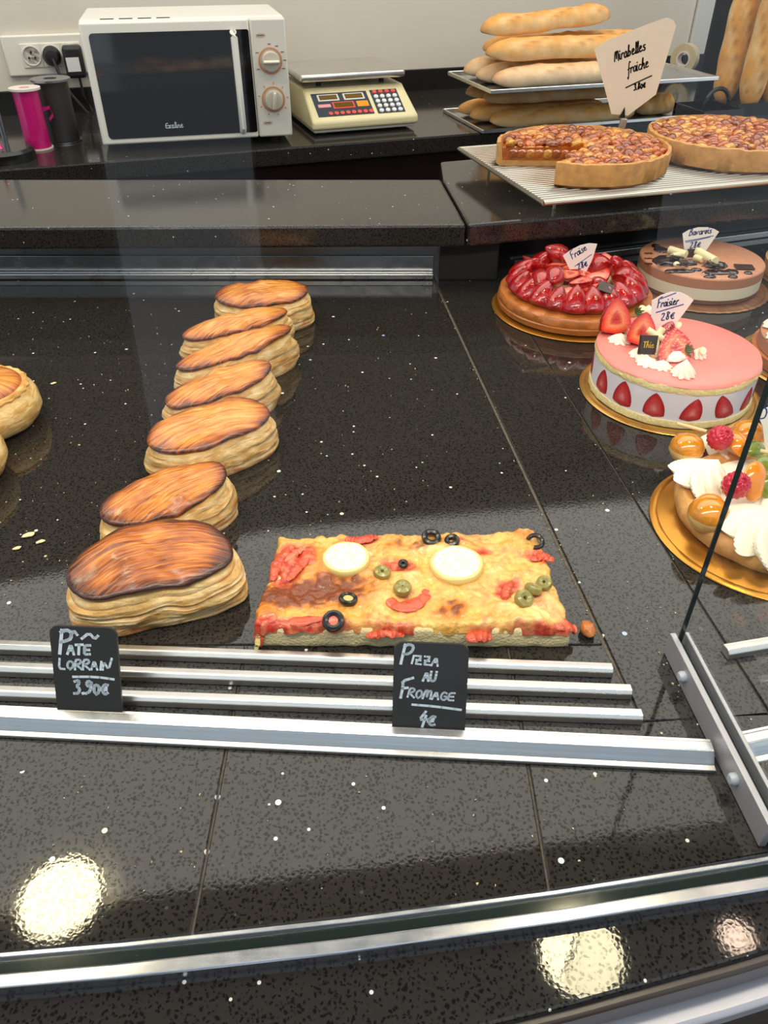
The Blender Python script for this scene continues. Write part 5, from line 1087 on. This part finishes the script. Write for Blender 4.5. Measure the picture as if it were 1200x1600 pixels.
# ------------------------------------------------------------------ fruit and cream tart on the right
def fruit_tart():
    bx, by = 0.3525, 0.553
    z0 = board((bx, by), 0.1030, 'gold_orange', 'orange gold board under the cream and fruit tart') + 0.0009
    cx, cy, R = 0.3625, 0.562, 0.0905
    t = thing('fruit_tart', 'round pastry with cream swirls, caramel buns, raspberries and kiwi', 'tart', (cx, cy, z0))
    f = lambda r, z, a: (r * (1 + 0.012 * nz(math.cos(a) * 4, math.sin(a) * 4, z * 90)), z + 0.0012 * nz(math.cos(a) * 5, math.sin(a) * 5, 3))
    obj('pastry_ring', MB().lathe([(0, 0), (R * 0.90, 0), (R * 0.97, 0.003), (R, 0.010), (R * 0.985, 0.017), (R * 0.93, 0.0215), (R * 0.86, 0.0205), (R * 0.80, 0.016), (0, 0.016)], 96, f), 'crust', t)
    obj('cream_bed', MB().lathe([(0, 0.0155), (R * 0.80, 0.0155), (R * 0.74, 0.021), (0, 0.024)], 64), 'cream', t)
    def at(x, y, z): q = P(x, y, z0 + z); return Vector((q.x - cx, q.y - cy, z))
    def bun(x, y, r, z=0.016):
        c = at(x, y, z + r * 0.8); c.z = z
        o = obj('choux_bun', MB().lathe([(0, 0), (r * 0.75, 0.0), (r, r * 0.45), (r * 0.98, r * 0.8), (r * 0.75, r * 1.25), (0, r * 1.45)], 28, lambda rr_, zz, a: (rr_ * (1 + 0.04 * nz(math.cos(a) * 2, math.sin(a) * 2, x)), zz)), 'puff', t, loc=c)
        obj('caramel_cap', MB().lathe([(r * 1.01, r * 0.72), (r * 0.99, r * 0.9), (r * 0.80, r * 1.27), (r * 0.4, r * 1.47), (0, r * 1.53)], 28), 'caramel', o)
    bun(1074, 697, 0.0165); bun(1108, 800, 0.0175); bun(1170, 676, 0.0165); bun(1236, 770, 0.0165); bun(1250, 690, 0.0165)
    for x, y, r, h, rot in ((1098, 748, .030, .030, (0.1, 0.3, 0.4)), (1190, 832, .034, .032, (0.15, 0.25, 0)), (1130, 690, .020, .020, (0, 0, 0)), (1215, 690, .02, .02, (0, 0, 0)), (1225, 780, .026, .026, (0.1, 0, 0))):
        c = at(x, y, 0.024); c.z = 0.017
        obj('cream_swirl', rosette(r, h, 8, 1.5, 0.20), 'cream', t, loc=c, rot=rot)
    def raspb(x, y, r, z):
        c = at(x, y, z)
        def fn(d):
            th = math.atan2(d.y, d.x); ph = math.asin(max(-1, min(1, d.z))); row = round(ph / 0.36)
            return 1 + 0.10 * abs(math.cos(ph * PI / 0.36)) * abs(math.cos(6 * th + (row % 2) * PI / 2)) - 0.04
        obj('raspberry', MB().blob((0, 0, 0), (r, r, r * 1.08), 60, 40, fn), 'rasp', t, loc=c, rot=(0.5, 0.2, 0))
    raspb(1125, 684, 0.0118, 0.041); raspb(1150, 758, 0.0120, 0.044)
    def half(nm, x, y, z, rx, ry, h, mat, rot):
        obj(nm, MB().blob((0, 0, 0), (rx, ry, h), 24, 8, vmin=0), mat, t, loc=at(x, y, z), rot=rot)
    half('apricot_half', 1150, 697, .030, .014, .017, .012, 'apricot', (0.3, 0.5, 0.3)); half('apricot_half', 1178, 752, .040, .015, .019, .008, 'apricot', (0.9, 0.5, 0.2)); half('apricot_half', 1110, 786, .036, .012, .010, .006, 'apricot', (0.3, 0, 0))
    half('kiwi_slice', 1178, 702, .036, .017, .010, .007, 'kiwi', (0.4, 0.2, 0.7)); half('kiwi_slice', 1205, 735, .036, .020, .016, .007, 'kiwi', (0.6, 0.2, 0.3)); half('kiwi_slice', 1205, 760, .034, .016, .014, .007, 'kiwi', (0.9, 0.3, 0.3))
    obj('wooden_stick', bar(at(1058, 662, .040), at(1104, 674, .040), .0018, 8), 'stick', t); obj('wooden_stick', bar(at(1188, 704, .045), at(1222, 712, .045), .0018, 8), 'stick', t)
fruit_tart()

# two more cakes that only show at the right edge
z0 = board((0.556, 0.880), 0.1030, 'gold', 'gold board of the caramel cake behind the divider edge') + 0.0009
t = thing('caramel_cake', 'caramel brown cake with cream rosettes half hidden at the right edge', 'cake', (0.556, 0.880, z0))
obj('cake_base', MB().lathe([(0, 0), (0.088, 0), (0.090, 0.014), (0, 0.016)], 72), 'crust_brown', t)
obj('caramel_layer', MB().lathe([(0, 0.0155), (0.085, 0.0155), (0.084, 0.030), (0, 0.032)], 72), 'choc_mousse', t)
for k in range(12):
    a = k * PI / 6; obj('cream_rosette', rosette(0.016, 0.018, 8), 'cream', t, loc=(0.066 * math.cos(a), 0.066 * math.sin(a), 0.031))
z0 = board((0.674, 1.170), 0.085, 'gold', 'gold board of the orange glazed tart right of the mousse cake') + 0.0009
t = thing('orange_tart', 'orange glazed tart peeking out behind the chocolate mousse cake', 'tart', (0.674, 1.170, z0))
obj('crust', MB().lathe([(0, 0), (0.078, 0), (0.080, 0.022), (0.074, 0.024), (0.070, 0.018), (0, 0.018)], 72), 'crust', t)
obj('orange_glaze', MB().lathe([(0, 0.0178), (0.0705, 0.0178), (0.066, 0.024), (0, 0.028)], 60), 'caramel', t)

# ------------------------------------------------------------------ wire rack with two mirabelle tarts
LZ = 0.10
RC = Vector((0.223, 1.110, 0)); RXd = Vector((0.355, 0.107, 0)).normalized(); ra = math.atan2(RXd.y, RXd.x); RD, RL = 0.327, 0.62
rack = thing('cooling_rack', 'chromed wire cooling rack carrying the two mirabelle tarts', 'rack', (RC.x, RC.y, LZ + EPS), ra)
ZR = 0.030
mb = MB(); nwire = 34
for k in range(nwire):
    y = 0.006 + (RD - 0.012) * k / (nwire - 1); mb.tube([(0.002, y, ZR), (RL - 0.002, y, ZR)], 0.0021, 8)
obj('wire_grid', mb, 'wire', rack, kind='stuff')
obj('frame_wire', MB().tube([(0, 0, ZR - 0.001), (RL, 0, ZR - 0.001)], 0.0032, 8), 'wire', rack); obj('frame_wire', MB().tube([(0, RD, ZR - 0.001), (RL, RD, ZR - 0.001)], 0.0032, 8), 'wire', rack)
for x in (0.0, RL): obj('frame_wire', MB().tube([(x, 0, ZR - 0.001), (x, RD, ZR - 0.001)], 0.0032, 8), 'wire', rack)
for x in (RL * 0.33, RL * 0.66): obj('cross_wire', MB().tube([(x, 0, ZR - 0.004), (x, RD, ZR - 0.004)], 0.0022, 8), 'wire', rack)
for x in (0.05, RL - 0.05):
    for y in (0.06, RD - 0.02): obj('leg', MB().tube([(x, y, 0), (x, y, ZR - 0.002)], 0.0025, 8), 'wire', rack)
def mirabelle(cx, cy, R, label, a0, a1, seed):
    z0 = LZ + EPS + ZR + 0.0020
    t = thing('mirabelle_tart', label, 'tart', (cx, cy, z0), 0, 'mirabelle tarts on the rack')
    f = lambda r, z, a: (r * (1 + 0.010 * nz(math.cos(a) * 8, math.sin(a) * 8, z * 150 + seed)), z + (0.0022 * nz(math.cos(a) * 9, math.sin(a) * 9, seed) if z > 0.025 else 0))
    H = 0.034
    obj('crust', MB().lathe([(0, 0), (R * 0.95, 0), (R * 0.985, 0.004), (R, H * 0.8), (R * 0.995, H), (R * 0.955, H + 0.001), (R * 0.935, H * 0.80), (R * 0.915, 0.008), (0, 0.008)], 128, f, a0=a0, a1=a1, closed=True), 'crust', t)
    obj('filling', MB().lathe([(0, 0.0082), (R * 0.915, 0.0082), (R * 0.930, 0.026), (0, 0.0285)], 110, a0=a0 + 0.004, a1=a1 - 0.004, closed=True), 'custard', t)
    rnd = random.Random(seed)
    me = obj('mirabelle_half', MB().blob((0, 0, 0), (0.0115, 0.0085, 0.0062), 14, 7, lambda d: 1 + 0.10 * nz(d.x * 2, d.y * 2, d.z * 2)), 'fruit', t)
    first = True; spots = []; tries = 0
    pal = [srgb(226, 144, 40), srgb(196, 98, 24), srgb(176, 88, 18), srgb(236, 172, 62), srgb(208, 116, 30), srgb(150, 70, 14)]
    while len(spots) < 165 and tries < 9000:
        tries += 1; r = R * 0.90 * math.sqrt(rnd.random()); a = rnd.uniform(a0 + 0.02, a1 - 0.02)
        if (r * abs(a - a0) < 0.008 or r * abs(a1 - a) < 0.008) and a1 - a0 < 6.2: continue
        x, y = r * math.cos(a), r * math.sin(a)
        if all((x - q[0]) ** 2 + (y - q[1]) ** 2 > 0.0128 ** 2 for q in spots): spots.append((x, y))
    for x, y in spots:
        o = me if first else copy(me, t); first = False
        o.location = (x, y, 0.0290 + rnd.uniform(-0.001, 0.002)); o.rotation_euler = (rnd.uniform(-.5, .5), rnd.uniform(-.5, .5), rnd.uniform(0, 3)); o.color = (*pal[rnd.randrange(6)], 1)
    if a1 - a0 < 6.2:                             # fruit showing in the cut faces
        for aa, sg in ((a0, 1), (a1, -1)):
            for k in range(8):
                r = R * (0.10 + 0.10 * k); o = copy(me, t); off = sg * 0.003 / r
                o.location = (r * math.cos(aa + off), r * math.sin(aa + off), 0.0195); o.rotation_euler = (0.2, 0.3, aa); o.scale = (1, 0.5, 1.5); o.color = (*pal[k % 5], 1)
mirabelle(0.310, 1.296, 0.1335, 'mirabelle tart with a wedge cut out of it on the wire rack', math.radians(-118), math.radians(178), 3)
mirabelle(0.571, 1.376, 0.1335, 'whole mirabelle tart at the right edge of the wire rack', 0, 2 * PI, 9)
o = obj('paper_doily', MB().lathe([(0, 0), (0.03, 0), (0.03, 0.0006), (0, 0.0006)], 24), 'card', loc=(0.452, 1.438, LZ + ZR + 0.0024)); tag(o, 'scrap of white paper between the two mirabelle tarts', 'paper')

# ------------------------------------------------------------------ price cards
def card(label, outline, base, z, ppm, mat, ink, words, thick=0.0005, yaw=0.0, lean=0.0, clip=False, group='white price cards', stick=0.012):
    """outline and words are given in card coordinates (metres, x right, z up from the foot)"""
    p = base
    t = thing('price_card', label, 'price card', (p.x, p.y, z), (lean, 0, yaw), group)
    n = len(outline)
    mb = MB().add([(x, 0, y) for x, y in outline] + [(x, thick, y) for x, y in outline], [tuple(range(n)), tuple(range(n, 2 * n))[::-1]] + [(i, n + i, n + (i + 1) % n, (i + 1) % n) for i in range(n)])
    obj('card', mb, mat, t, smooth=False)
    tx = MB()
    for w in words:
        if w[0] == 'line': ribbon(tx, w[1], w[2], -0.0003)
        else: write(tx, w[0], w[1], w[2], w[3], w[4], rise=w[5], y=-0.0003, squeeze=w[6] if len(w) > 6 else 1.0)
    obj('handwriting', tx, ink, t, smooth=False)
    return t
def fan(pts, ppm): return [(x / ppm, -y / ppm) for x, y in pts]
# big cream card for the mirabelle tarts
b = Vector((0.404, 1.4365, 0)); k = 915
ol_ = fan([(-18, -6), (-59, -92), (-42, -104), (-11, -115), (14, -124), (39, -132), (49, -129), (55, -122), (45, -33), (8, -4)], k)
t = card('cream handwritten card held up behind the cut mirabelle tart', ol_, b, LZ + EPS + ZR + 0.002, k, 'card_cream', 'ink_black', [
    ('Mirabelles', -0.0285, 0.0835, 0.0165, 0.0021, 0.34, 0.72), ('fraiche', -0.004, 0.066, 0.0165, 0.0019, 0.30, 0.66), ('line', [(-0.003, 0.046), (0.012, 0.053), (0.036, 0.0635)], 0.0022), ('3.80€', 0.011, 0.042, 0.0100, 0.0020, 0.25, 0.85)])
for ch in list(t.children): ch.location.z += 0.042
obj('clip', MB().box((-0.002, 0.0, 0.032), (0.0105, 0.008, 0.020)), 'alu', t, smooth=False, rot=(0, 0.12, 0), bevel=0.001)
mb = MB().add([(-0.0065, -0.003, 0.043), (0.0035, -0.003, 0.043), (0.0005, -0.002, 0.059), (-0.0065, 0.003, 0.043), (0.0035, 0.003, 0.043), (0.0005, 0.002, 0.059)], [(0, 1, 2), (5, 4, 3), (0, 3, 4, 1), (1, 4, 5, 2), (2, 5, 3, 0)])
obj('clip_jaw', mb, 'black', t, smooth=False)
obj('spike', MB().tube([(-0.002, 0.004, 0.0), (-0.002, 0.004, 0.024)], 0.0012, 8), 'alu', t)
def small(label, px, py, z, pts, ppm, words):
    b = P(px, py, z); return card(label, fan(pts, ppm), b, z, ppm, 'card', 'ink_blue', words)
# chocolate cake
zc = 0.0425
small('white fan shaped price card on the chocolate mousse cake', 1084, 396, zc + 0.001, [(-12, 8), (-26, -32), (-17, -38), (-3, -42), (12, -42), (24, -39), (32, -35), (14, 6), (6, 10)], 1080, [
    ('Bavarois', -0.0135, 0.0265, 0.0105, 0.0013, 0.12, 0.85), ('line', [(-0.0175, 0.0185), (0.0, 0.0215), (0.0225, 0.0265)], 0.0012), ('line', [(-0.0165, 0.0165), (0.0, 0.020), (0.018, 0.0245)], 0.0010), ('28€', -0.0085, 0.0075, 0.0105, 0.0014, 0.12)])
# strawberry tart
small('white fan shaped price card tilted in the strawberry tart', 906, 434, 0.046, [(-8, -1), (-15, -9), (-31, -34), (-20, -43), (-7, -50), (6, -53), (18, -52), (14, -26), (8, -8), (0, 1)], 1100, [
    ('Fraise', -0.0145, 0.0265, 0.0105, 0.0012, 0.62, 0.85), ('line', [(-0.0095, 0.0165), (0.011, 0.0330)], 0.0010), ('28€', -0.0040, 0.0115, 0.0090, 0.0013, 0.45)])
# pink cake
small('white fan shaped price card standing in the pink topped cake', 1030, 516, 0.0548, [(-8, 12), (-16, -20), (-20, -44), (-9, -52), (4, -57), (18, -56), (29, -51), (38, -45), (20, -6), (8, 14)], 1190, [
    ('line', [(-0.0065, 0.0395), (0.009, 0.0465)], 0.0013), ('Fraisier', -0.0085, 0.0285, 0.0105, 0.0013, 0.18, 0.72), ('line', [(-0.0085, 0.0225), (0.006, 0.0275), (0.021, 0.0325)], 0.0014), ('28€', -0.001, 0.0120, 0.0105, 0.0013, 0.2)])
# fruit tart
small('large white price card in the fruit tart beyond the divider', 1204, 684, 0.044, [(-6, 10), (-18, -20), (-34, -44), (-14, -58), (16, -66), (40, -66), (30, -20), (14, 10)], 1560, [
    ('StHonore', -0.0165, 0.0205, 0.0190, 0.0013, 0.25, 0.7), ('28€', -0.004, 0.006, 0.010, 0.0012, 0.2)])
# slate cards standing behind the wide rail
def slate(px, py, w, h, lean, yaw, label, words):
    b = P(px, py, 0.004); r = 0.006; pts = []
    for cx_, cz_, a0 in ((w / 2 - r, h - r, 0), (-w / 2 + r, h - r, PI / 2)):
        pts += [(cx_ + r * math.cos(a0 + q * PI / 10), cz_ + r * math.sin(a0 + q * PI / 10)) for q in range(6)]
    pts += [(-w / 2, 0), (w / 2, 0)]
    return card(label, pts, b, 0.0035, 1, 'chalk', 'chalk_ink', words, 0.0022, yaw, lean, group='slate price cards')
slate(141, 1121, 0.0465, 0.0690, -0.40, -0.05, 'slate card reading pate Lorrain with its price', [
    ('P', -0.0175, 0.0490, 0.0170, 0.0024, 0.0), ('^', -0.0085, 0.0545, 0.0110, 0.0020, 0.1), ('ATE', -0.0120, 0.0485, 0.0090, 0.0019, 0.0, 1.2), ('line', [(-0.001, 0.0605), (0.0045, 0.0650), (0.008, 0.0605), (0.0105, 0.0630)], 0.0020),
    ('LORRAIN', -0.0190, 0.0370, 0.0080, 0.0016, 0.02, 1.36), ('line', [(-0.0095, 0.0315), (0.006, 0.0322), (0.0190, 0.0308)], 0.0018), ('3.90€', -0.0100, 0.0185, 0.0110, 0.0021, 0.02, 1.0)])
slate(669, 1149, 0.0500, 0.0690, -0.40, -0.05, 'slate card reading pizza au fromage with its price', [
    ('P', -0.0200, 0.0535, 0.0140, 0.0019, 0.0), ('IZZA', -0.0140, 0.0540, 0.0076, 0.0014, -0.06, 1.45), ('AU', -0.0050, 0.0415, 0.0080, 0.0017, 0.0, 1.1),
    ('F', -0.0200, 0.0285, 0.0125, 0.0019, 0.0), ('ROMAGE', -0.0150, 0.0290, 0.0074, 0.0014, -0.05, 1.34), ('line', [(-0.0115, 0.0235), (0.004, 0.0228), (0.0215, 0.0210)], 0.0018), ('4€', -0.0070, 0.0080, 0.0105, 0.0018, 0.0, 1.1)])

# ------------------------------------------------------------------ crumbs
rnd = random.Random(12)
def chip(mb, c, s):
    vs = [Vector((rnd.uniform(-1, 1), rnd.uniform(-1, 1), 0)).normalized() * s * rnd.uniform(0.5, 1) for _ in range(4)]
    ang = sorted(range(4), key=lambda i: math.atan2(vs[i].y, vs[i].x)); vs = [vs[i] for i in ang]
    top = [v * 0.6 + Vector((0, 0, s * 0.55)) for v in vs]
    mb.add([v + c for v in vs] + [v + c for v in top], [(3, 2, 1, 0), (4, 5, 6, 7)] + [(i, (i + 1) % 4, 4 + (i + 1) % 4, 4 + i) for i in range(4)])
mb = MB()
for k in range(330):
    q = rnd.random()
    if q < 0.45: x, y = rnd.uniform(0, 260), rnd.uniform(470, 960)
    elif q < 0.62: x, y = rnd.uniform(440, 680), rnd.uniform(470, 830)
    elif q < 0.72: v = rnd.random(); x, y = 683 + 277 * v + rnd.gauss(-4, 5), 447 + 593 * v
    elif q < 0.86: x, y = rnd.uniform(20, 1000), rnd.uniform(1210, 1400)
    else: x, y = rnd.uniform(900, 1060), rnd.uniform(700, 1000)
    chip(mb, P(x, y, EPS), rnd.choice((0.0006, 0.0008, 0.0009, 0.0012)))
for k in range(26):
    v = rnd.random(); chip(mb, P(1040 + 120 * v + rnd.gauss(-6, 6), 1020 + 230 * v, EPS), rnd.choice((0.0008, 0.0011, 0.0014)))
tag(obj('pastry_crumbs', mb, 'crumb', smooth=False), 'tiny pale pastry crumbs scattered over the black shelf', 'crumbs', kind='stuff')
for x, y, s, lab in ((45, 838, .0060, 'largest pale pastry flake lying left of the oval pastries'), (64, 848, .0042, 'rounded pale pastry flake beside the larger one'), (27, 858, .0040, 'thin pale pastry flake nearest the left edge'), (84, 600, .0036, 'pale pastry flake right of the round pastries')):
    c = P(x, y, 0); mb = MB().blob((0, 0, s * 0.22), (s, s * 0.5, s * 0.22), 14, 8, lambda d: 1 + 0.4 * nz(d.x * 2 + x, d.y * 2, d.z))
    for v in mb.v: v.z = max(v.z, 0.0)
    tag(obj('pastry_flake', mb, 'crumb', loc=(c.x, c.y, EPS), rot=(0, 0, 0.6)), lab, 'crumb', 'pale pastry flakes on the shelf')
